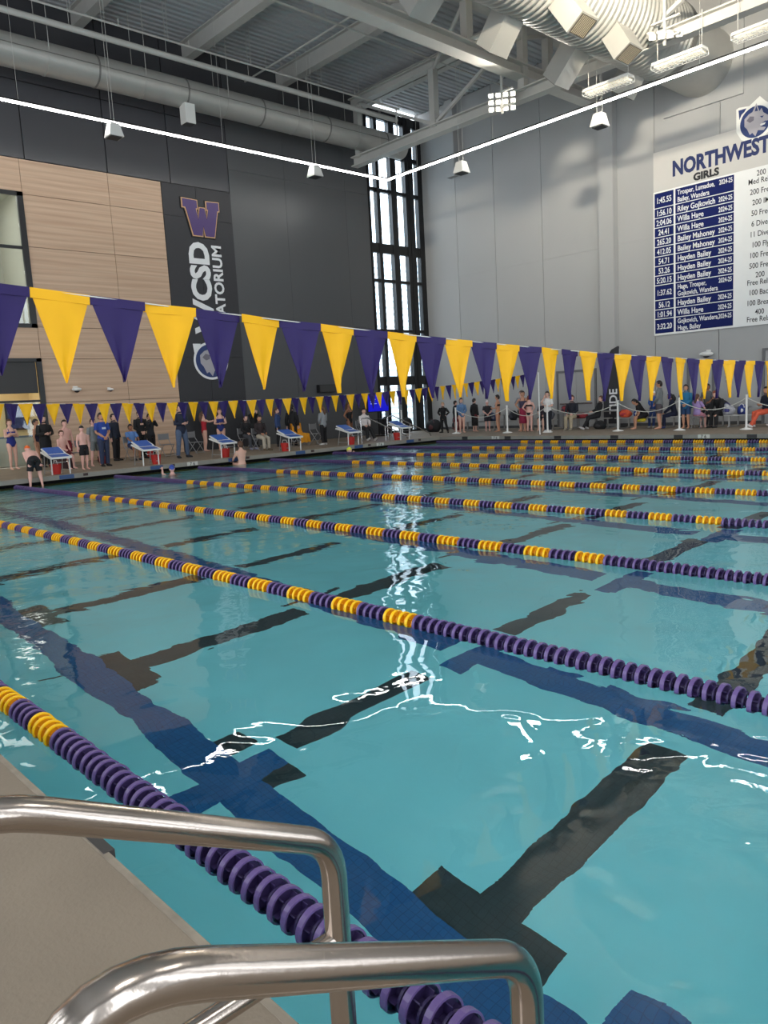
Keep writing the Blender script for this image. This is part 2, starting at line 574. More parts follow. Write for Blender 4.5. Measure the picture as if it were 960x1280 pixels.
# upper charcoal panels
js = [YN, -5.6, -2.6, 0.4, 3.2, 6.1, 9.03, 11.96, 14.49, 17.15]
for i in range(len(js)-1):
    for (z0, z1) in ((10.66, 13.2), (13.2, ZC-0.1)):
        wpanel(js[i], js[i+1], z0, z1, DARKP, gap=0.02, d=0.05)
for y0, y1 in ((17.17, 20.0), (20.0, 23.45), (23.45, 25.0)):
    for (z0, z1) in ((DECK, 5.4), (5.4, 11.6), (11.6, ZC-0.1)):
        wpanel(y0, y1, z0, z1, DARKW, gap=0.004)
# wood panels
ys = [YN, -6, -3, 0, 3.2, 5.9, 8.82, 11.93, 14.05]
zs = [DECK, 2.42, 3.95, 5.05, 5.95, 7.76, 9.5, 10.65]
for i in range(len(ys)-1):
    for j in range(len(zs)-1):
        y0, y1, z0, z1 = ys[i], ys[i+1], zs[j], zs[j+1]
        if 3.1 < y0 < 8.7 and (z1 <= 3.96 or 5.0 < z0 < 9.4):
            continue
        wpanel(y0, y1, z0, z1, WOOD, 'wood_panel', d=0.06, gap=0.008)
# banner panels
bn = [14.07, 15.55, 17.17]
for i in range(2):
    for z0, z1 in ((DECK, 2.3), (2.3, 4.0), (4.0, 9.45), (9.45, 10.65)):
        wpanel(bn[i], bn[i+1], z0, z1, BANNER, 'banner_panel', d=0.05, gap=0.006)

# emblem letter W: purple slab with gold edge and black outline
Wp = [(0, 1), (.39, .985), (.39, .77), (.35, .765), (.40, .45), (.465, .79), (.595, .79), (.64, .47), (.70, .775),
      (.665, .77), (.665, .985), (1, 1), (1, .77), (.955, .765), (.82, 0), (.575, 0), (.53, .29), (.485, 0), (.24, 0), (.10, .66), (.07, .77), (0, .77)]


def wl_fn(yc, zc, sw, sh):
    return lambda u, v, d: Vector((d, yc+(u-0.5)*sw, zc+(v-0.5)*sh))


def grow(poly, k):
    n = len(poly); out = []
    for i in range(n):
        p0, p1, p2 = Vector(poly[i-1]), Vector(poly[i]), Vector(poly[(i+1) % n])
        a = (p1-p0).normalized(); c = (p2-p1).normalized()
        na, nc = Vector((-a.y, a.x)), Vector((-c.y, c.x))
        m_ = (na+nc)
        m_ = m_/max(0.35, m_.length_squared/2*1.0) if m_.length > 1e-6 else na
        out.append(tuple(p1+m_*k))
    return out


# the letter mesh is built from triangulated outline
def outline_slab(poly, fn, d0, d1, m, name, parent):
    me = bpy.data.meshes.new(name); bm = bmesh.new()
    vs = [bm.verts.new(fn(u, v, d1)) for u, v in poly]
    bm.faces.new(vs)
    r = bmesh.ops.extrude_face_region(bm, geom=bm.faces[:])
    nv = [e for e in r['geom'] if isinstance(e, bmesh.types.BMVert)]
    dlt = fn(0, 0, d0)-fn(0, 0, d1)
    for v_ in nv:
        v_.co += dlt
    bmesh.ops.triangulate(bm, faces=bm.faces[:])
    bmesh.ops.recalc_face_normals(bm, faces=bm.faces[:])
    bm.to_mesh(me); bm.free(); me.materials.append(m)
    o = bpy.data.objects.new(name, me); COL.objects.link(o); o.parent = parent
    return o


emb = empty('letter_emblem', (XL, 0, 0))
tag(emb, 'purple block letter W with gold outline on the black wall banner', 'sign')
outline_slab(grow(Wp, 0.050), wl_fn(15.70, 9.47, 1.62, 1.36), 0.05, 0.09, BLACK, 'dark_outline', emb)
outline_slab(grow(Wp, 0.026), wl_fn(15.70, 9.47, 1.62, 1.36), 0.09, 0.11, GOLD, 'gold_outline', emb)
outline_slab(Wp, wl_fn(15.70, 9.47, 1.62, 1.36), 0.11, 0.13, WPURP, 'letter_face', emb)


def wall_text_up(body, size, y, z, m, parent, sx, bold):
    """lettering on the left wall that reads upwards"""
    o = text(body, size, (0, 0, 0), (0, 0, 0), m, parent, 'lettering', 'RIGHT', 1.0, bold)
    # text x -> +z, text y -> -Y, text normal -> +X
    M = Matrix(((0, 0, 1, 0.056), (0, -1, 0, y), (1, 0, 0, z), (0, 0, 0, 1)))
    S = Matrix.Diagonal((sx, 1, 1, 1))
    o.matrix_local = M @ S
    return o


ws = empty('banner_lettering', (XL, 0, 0))
tag(ws, 'white vertical WCSD NATATORIUM lettering on the black wall banner', 'sign')
wall_text_up('WCSD', 1.20, 15.88, 8.55, LET_W, ws, 1.0, 0.05)
wall_text_up('NATATORIUM', 0.62, 16.50, 8.50, LET_W, ws, 1.0, 0.016)


def crest(parent, fn, d, ring, rot=0.0, flip=1):
    """round husky head badge drawn with flat pieces; fn(u, v, d), unit radius"""
    def circ(r, n=36, cx=0, cy=0, ky=1.0):
        return [(cx+r*cos(2*pi*i/n), cy+ky*r*sin(2*pi*i/n)) for i in range(n)]
    g = lambda u, v, e: fn(u*flip, v, e)
    L_ = [('backing_plate', [( -1.12, 1.0), (-.95, 1.06), (-.35, .98), (.25, 1.36), (.55, 1.02), (1.02, .62), (1.12, .05), (.92, -.6), (.4, -1.05), (-.2, -1.14), (-.8, -.82), (-1.1, -.3)] if ring is WHITE else circ(1.0), WHITE if ring is WHITE else LET_W),
          ('badge_disc', circ(0.88), CR_NAVY),
          ('badge_corner', [(-.98, .9), (-.52, .9), (-.62, .74), (-.80, .62), (-.92, .36)], CR_NAVY if ring is WHITE else LET_W),
          ('fur', [(-.62, .30), (-.36, .52), (-.16, .58), (.06, 1.02), (.24, .52), (.36, .66), (.46, .40), (.70, .20), (.98, .10), (1.0, -.04), (.82, -.14), (.55, -.10), (.38, -.2), (.30, -.36), (.62, -.46), (.50, -.60), (.16, -.52), (.02, -.82), (-.16, -.58), (-.30, -.66), (-.46, -.30), (-.62, -.12)], CR_GREY),
          ('fur_patch', [(-.50, .18), (-.30, .38), (-.06, .30), (-.08, .10), (-.30, .02)], mat('crest_dark_grey', (108, 104, 116), 0.4)),
          ('inner_ear', [(-.02, .58), (.07, .86), (.16, .56)], CR_NAVY),  # navy triangle drawn inside the ear
          ('eye', [(.28, .22), (.50, .20), (.40, .10)], CR_NAVY),
          ('nose', [(.80, .10), (.98, .08), (.98, -.06), (.84, -.04)], CR_NAVY),
          ('teeth', [(.30, -.22), (.62, -.20), (.56, -.30), (.34, -.34)], WHITE)]
    for i, (nm, pl, m) in enumerate(L_):
        outline_slab(pl, g, d+0.004*i, d+0.004*(i+1.6), m, nm, parent)


cr = empty('husky_badge', (XL, 0, 0))
tag(cr, 'round navy and white husky head badge low on the black banner', 'sign')
crest(cr, lambda u, v, d: Vector((d, 15.62+u*0.80, 3.86+v*0.76)), 0.05, None)

# upper room behind the cladding window
b = MB()
wn1 = struct(empty('window_1', (XL, 0, 0)), 'black framed upper window into an office level')
b.box(0.0, 0.10, 3.2, 8.82, 9.42, 9.56, BLACK); b.box(0, 0.10, 3.2, 8.82, 5.02, 5.16, BLACK); b.box(0, 0.10, 8.62, 8.82, 5.02, 9.56, BLACK)
b.box(0, 0.08, 3.2, 8.7, 7.66, 7.76, BLACK); b.box(0, 0.08, 5.9, 6.02, 5.1, 9.5, BLACK); b.box(0, 0.08, 3.2, 3.3, 5.1, 9.5, BLACK)
b.build('window_frame', wn1)
for (y0, y1) in ((3.3, 5.9), (6.02, 8.62)):
    for (z0, z1) in ((5.16, 7.66), (7.76, 9.42)):
        b = MB(); b.box(-0.02, 0.0, y0, y1, z0, z1, GLASS); b.build('pane', wn1)
ROOM = mat('office_wall', (176, 172, 156), 0.8)
b = MB()
b.box(-4.3, -4.2, 3.0, 9.4, 4.9, 10.2, ROOM); b.box(-4.2, -0.3, 9.3, 9.4, 4.9, 10.2, ROOM); b.box(-4.2, -0.3, 2.9, 3.0, 4.9, 10.2, ROOM)
b.box(-4.2, -0.3, 3.0, 9.3, 4.85, 4.95, ROOM); b.box(-4.2, -0.3, 3.0, 9.3, 10.1, 10.2, ROOM)
b.box(-2.4, -2.2, 7.2, 7.4, 4.95, 10.1, BLACK); b.box(-4.19, -4.1, 6.9, 8.4, 7.9, 9.0, mat('office_grey', (150, 158, 164), .6))
ofr = struct(empty('office_room', (XL, 0, 0)), 'pale office behind the upper window'); b.build('office_shell', ofr)
for k, (y, z_) in enumerate(((4.5, 9.3), (6.5, 9.3), (7.7, 9.0), (7.9, 7.2), (8.2, 6.6))):
    q = MB(); q.box(-3.4, -1.2, y, y+0.12, z_, z_+0.06, mat('office_led', (255, 250, 235), .5, emis=7))
    q.build('office_light', ofr)
# lower opening with a pale foyer
wn2 = struct(empty('window_2', (XL, 0, 0)), 'black framed ground level opening to a pale foyer')
b = MB()
b.box(0.0, 0.10, 3.2, 8.82, 3.86, 3.98, BLACK); b.box(0, 0.10, 8.64, 8.82, DECK, 3.98, BLACK); b.box(0, 0.1, 3.2, 3.3, DECK, 3.98, BLACK)
b.box(0, 0.08, 3.3, 8.64, 2.46, 2.54, BLACK)
b.build('window_frame', wn2)
b = MB(); b.box(-0.04, 0.02, 3.3, 8.62, 2.78, 3.86, mat('roller_shade_dark', (60, 60, 60), 0.7)); b.build('roller_shade', wn2)
b = MB(); b.box(-0.02, 0.0, 3.3, 8.62, DECK, 2.46, GLASS); b.build('pane', wn2)
FOY = mat('foyer_cream', (226, 204, 156), 0.8)
b = MB()
b.box(-3.1, -3.0, 3.0, 9.4, 0, 4.2, FOY); b.box(-3.0, -0.3, 9.3, 9.4, 0, 4.2, FOY); b.box(-3.0, -0.3, 2.9, 3.0, 0, 4.2, FOY)
b.box(-3.0, -0.3, 3.0, 9.3, 0.1, DECK, CONC); b.box(-3.0, -0.3, 3.0, 9.3, 4.1, 4.2, FOY)
foy = struct(empty('foyer_room', (XL, 0, 0)), 'cream foyer behind the ground level opening'); b.build('foyer_shell', foy)
area_light('foyer_light', (XL-1.6, 6.2, 4.05), (0, 0, 0), 2.0, 4.5, 90, (1.0, 0.92, 0.76))
area_light('office_lamp', (XL-2.2, 6.2, 10.0), (0, 0, 0), 2.0, 4.5, 120, (1.0, 0.95, 0.86))
mu = empty('team_photo', (XL-2.98, 0, 0))
tag(mu, 'blue framed group photo hung on the cream foyer wall', 'picture')
b = MB(); b.box(0, 0.03, 8.35, 9.2, 1.50, 2.50, mat('picture_frame_dark', (40, 38, 48), .5)); b.build('picture_frame', mu)
b = MB(); b.box(0.03, 0.036, 8.42, 9.13, 1.57, 2.43, mat('picture_blue', (70, 84, 140), .5, var=.5, scale=6)); b.build('print', mu)

# corner window: tall black curtain wall on the left wall's far end
wn3 = struct(empty('window_3', (XL, 0, 0)), 'tall black mullioned corner window of the far left')
MUL = [(24.88, 24.98), (25.42, 25.63), (26.39, 26.77), (27.39, 27.60), (27.64, 27.96), (28.26, 28.60)]
for y0, y1 in MUL:
    b = MB(); b.box(-0.16, 0.10, y0, y1, DECK, 15.6, BLACK); b.build('mullion', wn3)
TR = [(15.2, 15.6), (13.55, 13.72), (11.86, 12.02), (9.0, 9.45), (7.62, 7.76), (5.22, 5.36), (2.62, 3.05), (DECK, DECK+0.1), (14.5, 14.58)]
for z0, z1 in TR:
    b = MB(); b.box(-0.12, 0.06, 24.98, 28.26, z0, z1, BLACK); b.build('transom', wn3)
zz = sorted([(a, c) for a, c in TR if c-a > 0.09])
for i in range(len(MUL)-1):
    y0, y1 = MUL[i][1], MUL[i+1][0]
    if y1-y0 < 0.1:
        continue
    for j in range(len(zz)-1):
        b = MB(); b.box(-0.04, -0.02, y0, y1, zz[j][1], zz[j+1][0], GLASS); b.build('pane', wn3)
# outside the corner window: pale paving and a neighbouring metal-clad building
b = MB(); b.box(-60, XL-0.3, -5, 70, 0.0, 0.12, mat('paving_pale', (190, 188, 184), .8)); struct(b.build('pavement'), 'pale paving outside the corner window')
nb = empty('neighbour_building', (-24, 40, 0.12))
tag(nb, 'pale ribbed metal building outside behind the corner window', 'building')
q = MB(); q.box(-2, 0, -34, 30, 0, 13, mat('neighbour_cladding', (172, 184, 190), .5, var=.1)); q.build('wall', nb)
SID = mat('neighbour_siding', (226, 230, 232), .5)
for k in range(26):
    q = MB(); q.box(0, 0.09, -34, 30, 0.3+k*0.5, 0.3+k*0.5+0.3, SID); q.build('siding_board', nb)

# ---- far wall
wf = struct(empty('wall_far', (0, YF, 0)), 'pale grey painted far wall of tall panels')
b = MB(); b.box(XL-0.3, XR, 0.06, 0.3, 0, ZC, mat('joint_grey', (120, 120, 118), .7)); b.build('backing', wf)
fj = [XL, -3.7, -1.35, 1.31, 4.36, 6.66, 9.24, 11.8, 14.4, 17.0, 19.6, 22.2, 24.8, 27.4, 30.0, XR]
for i in range(len(fj)-1):
    for z0, z1 in ((DECK, 7.7), (7.7, ZC-0.1)):
        q = MB(); q.box(fj[i]+0.012, fj[i+1]-0.012, 0.0, 0.07, z0, z1-0.004, GREYW); q.build('wall_panel', wf)
q = MB()
q.box(4.36, 5.04, -0.36, 0.0, DECK, 14.1, GREYW); q.build('wall_column', wf)
for cx in (-3.7, 12.6, 20.5):
    q = MB(); q.box(cx-0.25, cx+0.25, -0.3, 0.0, 12.4, ZC-0.1, GREYW); q.build('wall_column', wf)
# skirting
q = MB(); q.box(XL, XR, -0.02, 0, DECK, DECK+0.12, mat('skirting_dark', (70, 70, 70), .6)); struct(q.build('baseboard_far', loc=(0, YF, 0)), 'dark baseboard of the far wall')


def door(n, x0, x1, z1, leafs, label, col=(156, 156, 156)):
    d = struct(empty('door_%d' % n, (0, YF, 0)), label)
    fr = mat('door_frame_grey', (104, 104, 106), .5); lf = mat('door_leaf_grey_%d' % n, col, .5)
    q = MB(); q.box(x0-0.09, x0, -0.06, 0, DECK, z1+0.09, fr); q.box(x1, x1+0.09, -0.06, 0, DECK, z1+0.09, fr); q.box(x0, x1, -0.06, 0, z1, z1+0.09, fr)
    q.build('door_frame', d)
    w = (x1-x0)/leafs
    for k in range(leafs):
        q = MB(); q.box(x0+k*w+0.01, x0+(k+1)*w-0.01, -0.035, 0, DECK+0.01, z1-0.01, lf); lo = q.build('door_leaf', d)
        q = MB(); q.box(x0+k*w+0.1, x0+(k+1)*w-0.1, -0.10, -0.06, 1.25, 1.31, CHROME); q.box(x0+k*w+0.12, x0+k*w+0.16, -0.06, -0.035, 1.25, 1.31, CHROME)
        q.build('handle', lo)
    return d


door(1, 2.0, 3.85, 2.66, 2, 'grey double doors in the far wall')
door(2, 8.1, 9.0, 2.66, 1, 'single grey door in the far wall behind the bleachers', (168, 168, 166))
door(3, 10.95, 12.8, 2.9, 2, 'double grey doors at the end of the far wall')

# ---- near and right walls behind the camera, with tall daylight windows
def side_wall(name, label, a0, a1, horiz):
    w_ = struct(empty(name, (0, 0, 0)), label)
    n_o = 0; a = a0
    while a < a1-0.1:
        e = min(a+3.2, a1); o1 = min(e+3.4, a1)
        q = MB()
        if horiz:
            q.box(a, e, YN-0.3, YN, 0, ZC, GREYW); q.box(e, o1, YN-0.3, YN, 0, 0.5, GREYW); q.box(e, o1, YN-0.3, YN, 12.5, ZC, GREYW)
        else:
            q.box(XR, XR+0.3, a, e, 0, ZC, GREYW); q.box(XR, XR+0.3, e, o1, 0, 0.5, GREYW); q.box(XR, XR+0.3, e, o1, 12.5, ZC, GREYW)
        q.build('wall_panel', w_)
        if o1-e > 1:
            q = MB()
            for z_ in (0.5, 4.5, 8.5, 12.4):
                if horiz:
                    q.box(e, o1, YN-0.2, YN-0.1, z_, z_+0.12, BLACK)
                else:
                    q.box(XR+0.1, XR+0.2, e, o1, z_, z_+0.12, BLACK)
            for p_ in (e, (e+o1)/2-0.05, o1-0.1):
                if horiz:
                    q.box(p_, p_+0.1, YN-0.2, YN-0.1, 0.5, 12.5, BLACK)
                else:
                    q.box(XR+0.1, XR+0.2, p_, p_+0.1, 0.5, 12.5, BLACK)
            q.build('window_frame', w_)
            pl_ = area_light('daylight_portal', ((e+o1)/2, YN-0.25, 6.5) if horiz else (XR+0.25, (e+o1)/2, 6.5), (pi/2, 0, 0 if not horiz else 0), o1-e, 12.0, 1)
            d_ = Vector((0, 1, 0)) if horiz else Vector((-1, 0, 0))
            pl_.rotation_euler = d_.to_track_quat('-Z', 'Z' if False else 'Y').to_euler()
            pl_.data.cycles.is_portal = True
        a = o1
    return w_


side_wall('wall_near', 'grey wall behind the camera with tall daylight windows', XL, XR, True)
side_wall('wall_right', 'grey end wall with tall daylight windows', YN, YF, False)

# ---- record board
rb = empty('record_board', (0, YF, 0))
tag(rb, 'large blue and white NORTHWEST GIRLS swim record board on the grey wall', 'sign')
BX0, BX1, BZ0, BZ1 = 6.64, 12.2, 3.85, 9.37
q = MB(); q.box(BX0, BX1, -0.05, 0, BZ1, 10.85, BOARD_H); q.build('header_panel', rb)
q = MB(); q.box(BX0, BX1, -0.055, 0, BZ0, BZ1, BOARD_W); q.build('board_panel', rb)
recs = [('1:45.55', 'Trosper, Lumadue,\nBailey, Wandera'), ('1:56.10', 'Riley Gojkovich'), ('2:04.06', 'Willa Hage'), ('24.41', 'Willa Hage'),
        ('265.20', 'Bailey Mahoney'), ('412.05', 'Bailey Mahoney'), ('54.71', 'Hayden Bailey'), ('53.26', 'Hayden Bailey'), ('5:20.15', 'Hayden Bailey'),
        ('1:37.62', 'Hage, Trosper,\nGojkovich, Wandera'), ('56.12', 'Hayden Bailey'), ('1:01.94', 'Willa Hage'), ('3:32.20', 'Gojkovich, Wandera,\nHage, Bailey')]
evs = ['200\nMed Relay', '200 Free', '200 IM', '50 Free', '6 Dives', '11 Dives', '100 Fly', '100 Free', '500 Free', '200\nFree Relay', '100 Back', '100 Breast', '400\nFree Relay']
z = 9.32
for (tm, nm), ev in zip(recs, evs):
    two = '\n' in nm
    h = 0.578 if two else 0.368
    q = MB(); q.box(6.69, 7.47, -0.062, -0.055, z-h+0.02, z-0.012, BOARD_B); r1 = q.build('time_plate', rb)
    q = MB(); q.box(7.55, 9.79, -0.062, -0.055, z-h+0.02, z-0.012, BOARD_B); r2 = q.build('name_plate', rb)
    zc = z-h/2
    text(tm, 0.30, (7.08, -0.064, zc-0.105), RF, LET_W, r1, align='CENTER', sx=0.72, bold=0.005, ext=0.002)
    if two:
        a, c = nm.split('\n')
        text(a, 0.255, (7.63, -0.064, zc+0.045), RF, LET_W, r2, sx=0.74, bold=0.004, ext=0.002)
        text(c, 0.255, (7.63, -0.064, zc-0.215), RF, LET_W, r2, sx=0.74, bold=0.004, ext=0.002)
        text('2024-25', 0.24, (9.74, -0.064, zc+0.045), RF, LET_W, r2, align='RIGHT', sx=0.62, bold=0.004, ext=0.002)
        e1, e2 = ev.split('\n')
        text(e1, 0.27, (10.75, -0.058, zc+0.04), RF, INK, rb, align='CENTER', sx=0.8, bold=0.002, ext=0.002)
        text(e2, 0.27, (10.75, -0.058, zc-0.215), RF, INK, rb, align='CENTER', sx=0.8, bold=0.002, ext=0.002)
    else:
        text(nm, 0.29, (7.63, -0.064, zc-0.10), RF, LET_W, r2, sx=0.80, bold=0.005, ext=0.002)
        text('2024-25', 0.25, (9.74, -0.064, zc-0.09), RF, LET_W, r2, align='RIGHT', sx=0.62, bold=0.004, ext=0.002)
        text(ev, 0.27, (10.75, -0.058, zc-0.10), RF, INK, rb, align='CENTER', sx=0.8, bold=0.002, ext=0.002)
    z -= h
text('NORTHWEST', 0.76, (7.42, -0.056, 9.82), RF, INK_N, rb, bold=0.032, ext=0.004, width=3.6)
text('GIRLS', 0.36, (8.26, -0.056, 9.45), RF, INK, rb, bold=0.018, ext=0.003, width=0.98)
cr2 = empty('wall_crest', (0, YF, 0))
tag(cr2, 'white edged husky head crest above the NORTHWEST board', 'sign')
crest(cr2, lambda u, v, d: Vector((10.52+u*0.60, -d, 10.92+v*0.60)), 0.052, WHITE)

# ---- ceiling: ribbed metal deck, beams
b = MB()
x = XL; prof = []
while x < XR:
    prof += [(x, ZC), (x+0.10, ZC), (x+0.13, ZC-0.06), (x+0.27, ZC-0.06)]
    x += 0.30
n_ = len(prof)
vs = [(p[0], YN, p[1]) for p in prof] + [(p[0], YF+0.1, p[1]) for p in prof]
b.add(vs, [(i, i+1, n_+i+1, n_+i) for i in range(n_-1)], CEIL)
b.box(XL-0.3, XR, YN, YF+0.3, ZC+0.02, ZC+0.3, CEIL)
ceil = struct(b.build('ceiling'), 'ribbed grey metal roof deck')


def ibeam(a, c, w, h, m=STEEL, t=0.05):
    """I section between two points at equal height; a/c are at the underside"""
    q = MB(); a = Vector(a); c = Vector(c)
    up = Vector((0, 0, 1))
    q.bar(a+up*t/2, c+up*t/2, w, t, m); q.bar(a+up*(h-t/2), c+up*(h-t/2), w, t, m); q.bar(a+up*h/2, c+up*h/2, t, h-2*t, m)
    return q


for k, y in enumerate((-6.2, -1.8, 2.5, 6.85, 11.18, 15.48, 19.92, 24.36)):
    ibeam((XL+0.06, y, 15.25), (XR, y, 15.25), 0.34, 0.68).build('ceiling_beam', ceil)
# the girder truss along the hall and the cross beam over the far side
g = struct(empty('girder'), 'pale steel truss girder running under the ceiling')
ibeam((4.4, YN, 13.1), (4.4, YF, 13.1), 0.50, 0.46).build('bottom_chord', g)
ibeam((4.4, YN, 14.85), (4.4, YF, 14.85), 0.40, 0.36).build('top_chord', g)
for y in (2.0, 6.5, 11.0, 15.6, 20.22, 24.83):
    q = MB(); q.box(4.26, 4.54, y-0.16, y+0.16, 13.5, 14.9, STEEL); q.build('truss_post', g)
    q = MB(); q.bar((4.4, y+0.1, 13.6), (4.4, y+4.4, 14.9), 0.12, 0.12, STEEL); q.build('truss_brace', g)
g2 = struct(empty('girder'), 'pale steel cross beam above the far light run')
ibeam((XL+1.0, 23.27, 12.36), (XR, 23.27, 12.36), 0.40, 0.42).build('bottom_chord', g2)
ibeam((XL+1.0, 23.27, 14.9), (XR, 23.27, 14.9), 0.34, 0.34).build('top_chord', g2)
for xx in (-4.6, 0.0, 4.4, 9.0, 13.6, 18.2):
    q = MB(); q.box(xx-0.14, xx+0.14, 23.13, 23.41, 12.7, 15.0, STEEL); q.build('truss_post', g2)
for xx in (0.0, 9.0, 18.2):
    q = MB(); q.bar((xx, 23.27, 12.8), (xx-4.4, 23.27, 14.9), 0.12, 0.12, STEEL); q.bar((xx, 23.27, 12.8), (xx+4.4, 23.27, 14.9), 0.12, 0.12, STEEL); q.build('truss_brace', g2)
g3 = struct(empty('girder'), 'diagonal steel roof braces near the large duct')
for a, c in (((4.4, 20.2, 13.6), (9.0, 23.2, 15.0)), ((4.4, 24.8, 13.6), (9.0, 23.3, 15.0)), ((4.4, 15.6, 14.9), (9, 19.9, 15.3)), ((0, 23.3, 14.9), (4.4, 20.2, 14.9))):
    q = MB(); q.tube([a, c], 0.08, STEEL, 10); q.build('brace_pipe', g3)


def rod(o, a, c, r=0.012, m=STEEL, name='hanger_rod'):
    q = MB(); q.tube([a, c], r, m, 5); return q.build(name, o)


# ---- ducts and pipes
dl = tag(empty('round_duct'), 'long smooth grey round duct hung along the charcoal wall', 'duct')
q = MB(); q.tube([(-4.3, YN, 13.4), (-4.3, 25.6, 13.4)], 0.5, DUCT, 28); q.build('duct_body', dl)
for k in range(20):
    y = -7.2+k*1.66
    q = MB(); q.tube([(-4.3, y-0.03, 13.4), (-4.3, y+0.03, 13.4)], 0.515, DUCT_D if k % 2 else DUCT, 28); q.build('duct_band', dl)
    if k % 2 == 0:
        rod(dl, (-4.8, y, 13.5), (-4.8, y, ZC), 0.012); rod(dl, (-3.8, y, 13.5), (-3.8, y, ZC), 0.012)
q = MB(); q.tube([(-3.78, YN, 13.42), (-3.78, 25.6, 13.42)], 0.012, DUCT_D, 5); q.build('guide_wire', dl)
for nm, xx, zz_, r, lab in (('sprinkler_main', -3.5, 14.2, 0.10, 'thick pale pipe running above the round duct'), ('sprinkler_branch', -3.3, 14.62, 0.035, 'thin pale pipe running above the thick pipe by the charcoal wall')):
    pl = tag(empty(nm), lab, 'pipe')
    q = MB(); q.tube([(xx, YN, zz_), (xx, 24.6, zz_)], r, STEEL, 10); q.build('pipe_run', pl)
    for k in range(10):
        y = -7+k*3.4
        rod(pl, (xx, y, zz_+r*0.5), (xx, y, ZC), 0.01)
    if r < 0.05:
        q = MB(); q.tube([(xx, 24.4, zz_), (xx, 24.4, 12.7)], r, STEEL, 8); q.build('drop_pipe', pl)
        for k in range(12):
            rod(pl, (xx, -4+k*2.6, zz_), (xx, -4+k*2.6, zz_+0.22), 0.018, STEEL, 'sprinkler_head')
# two more thin sprinkler lines under the deck
for xx, zz_, lab in ((0.6, 14.9, 'thin sprinkler pipe crossing the open ceiling left of the girder'), (11.8, 14.9, 'thin sprinkler pipe beside the large corrugated duct')):
    pl = tag(empty('sprinkler_line'), lab, 'pipe')
    q = MB(); q.tube([(xx, YN, zz_), (xx, 27.5, zz_)], 0.035, STEEL, 8); q.build('pipe_run', pl)
    for k in range(9):
        rod(pl, (xx, -6+k*3.8, zz_), (xx, -6+k*3.8, ZC), 0.01)
for yy, lab in ((18.0, 'thin cross pipe with drops under the roof deck'),):
    pl = tag(empty('sprinkler_cross_line'), lab, 'pipe')
    q = MB(); q.tube([(-5.5, yy, 15.0), (20, yy, 15.0)], 0.035, STEEL, 8); q.build('pipe_run', pl)
    for k in range(6):
        rod(pl, (-4+k*3.8, yy, 15.0), (-4+k*3.8, yy, ZC), 0.01)

# large corrugated duct to the far wall
bd = tag(empty('corrugated_duct'), 'huge spiral corrugated supply duct entering the far wall', 'duct')
DX, DZ, DR = 8.6, 13.5, 1.22
vs = []; fs = []; seg = 40; yy = 12.0; pts = []
while yy < 25.6:
    pts += [(yy, DR), (yy+0.06, DR+0.045), (yy+0.12, DR+0.045), (yy+0.17, DR)]
    yy += 0.24
q = MB()
for i, (y, r) in enumerate(pts):
    for k in range(seg):
        t = 2*pi*k/seg; vs.append((DX+cos(t)*r, y, DZ+sin(t)*r))
for i in range(len(pts)-1):
    for k in range(seg):
        k2 = (k+1) % seg; fs.append((i*seg+k, (i+1)*seg+k, (i+1)*seg+k2, i*seg+k2))
q.add(vs, fs, DUCT, False); q.build('corrugated_body', bd)
q = MB(); q.tube([(DX, 25.5, DZ), (DX, YF-0.02, DZ)], DR-0.06, DUCT, 40); q.build('smooth_end', bd)
q = MB(); q.box(DX-1.5, DX+1.5, YF-0.10, YF-0.002, DZ-1.5, DZ+1.5, GREYW); q.build('wall_collar', bd)
q = MB(); q.tube([(DX, 25.35, DZ), (DX, 25.6, DZ)], DR+0.05, DUCT_D, 40); q.build('joint_ring', bd)
for (y, ang, ln) in ((15.2, 215, 1.0), (18.6, 305, 1.0), (21.6, 225, 1.15), (21.5, 300, 0.8), (24.7, 235, 0.7), (18.0, 230, 1.0)):
    t = radians(ang); d = Vector((cos(t), 0, sin(t)))
    c0 = Vector((DX, y, DZ)) + d*(DR-0.15); c1 = Vector((DX, y, DZ)) + d*(DR+ln)
    q = MB(); q.bar(c0, c1, 0.8, 0.62, DUCT); nb_ = q.build('outlet_box', bd)
    q = MB()
    sd = Vector((0, 1, 0)); up = d.cross(sd)
    for k in range(-4, 5):
        q.bar(c1+sd*(k*0.07)-up*0.25+d*0.012, c1+sd*(k*0.07)+up*0.25+d*0.012, 0.02, 0.03, mat('grille_blade', (150, 140, 120), .5))
    q.bar(c1+d*0.004, c1+d*0.02, 0.70, 0.54, mat('grille_dark', (70, 64, 56), .7)); q.build('grille', bd)
for y in (13.5, 17.0, 20.5, 24.0):
    rod(bd, (DX-DR-0.02, y, DZ), (DX-DR-0.02, y, ZC), 0.015); rod(bd, (DX+DR+0.02, y, DZ), (DX+DR+0.02, y, ZC), 0.015)

# ---- LED light runs
RX, RY, RZ = -2.85, 23.12, 11.3


def light_run(lab, a, c, cables):
    t = tag(empty('linear_light'), lab, 'light')
    a = Vector(a); c = Vector(c)
    q = MB(); q.bar(a+Vector((0, 0, 0.06)), c+Vector((0, 0, 0.06)), 0.14, 0.05, BLACK); q.build('housing', t)
    q = MB(); q.bar(a+Vector((0, 0, .005)), c+Vector((0, 0, .005)), 0.055, 0.045, LED); q.build('diffuser', t)
    for p in cables:
        rod(t, (p[0], p[1], RZ+0.09), (p[0], p[1], ZC-0.07), 0.006, STEEL, 'cable')
    return t


light_run('long glowing LED light run along the charcoal wall side', (RX, -6.0, RZ), (RX, RY, RZ), [(RX, y) for y in (-4, 0, 4, 7.9, 15.0, 22.9)])
light_run('glowing LED light run along the grey far wall side', (RX, RY+0.07, RZ), (30, RY+0.07, RZ), [(x_, RY+0.07) for x_ in (-1, 3, 7.6, 11, 15, 19, 23)])

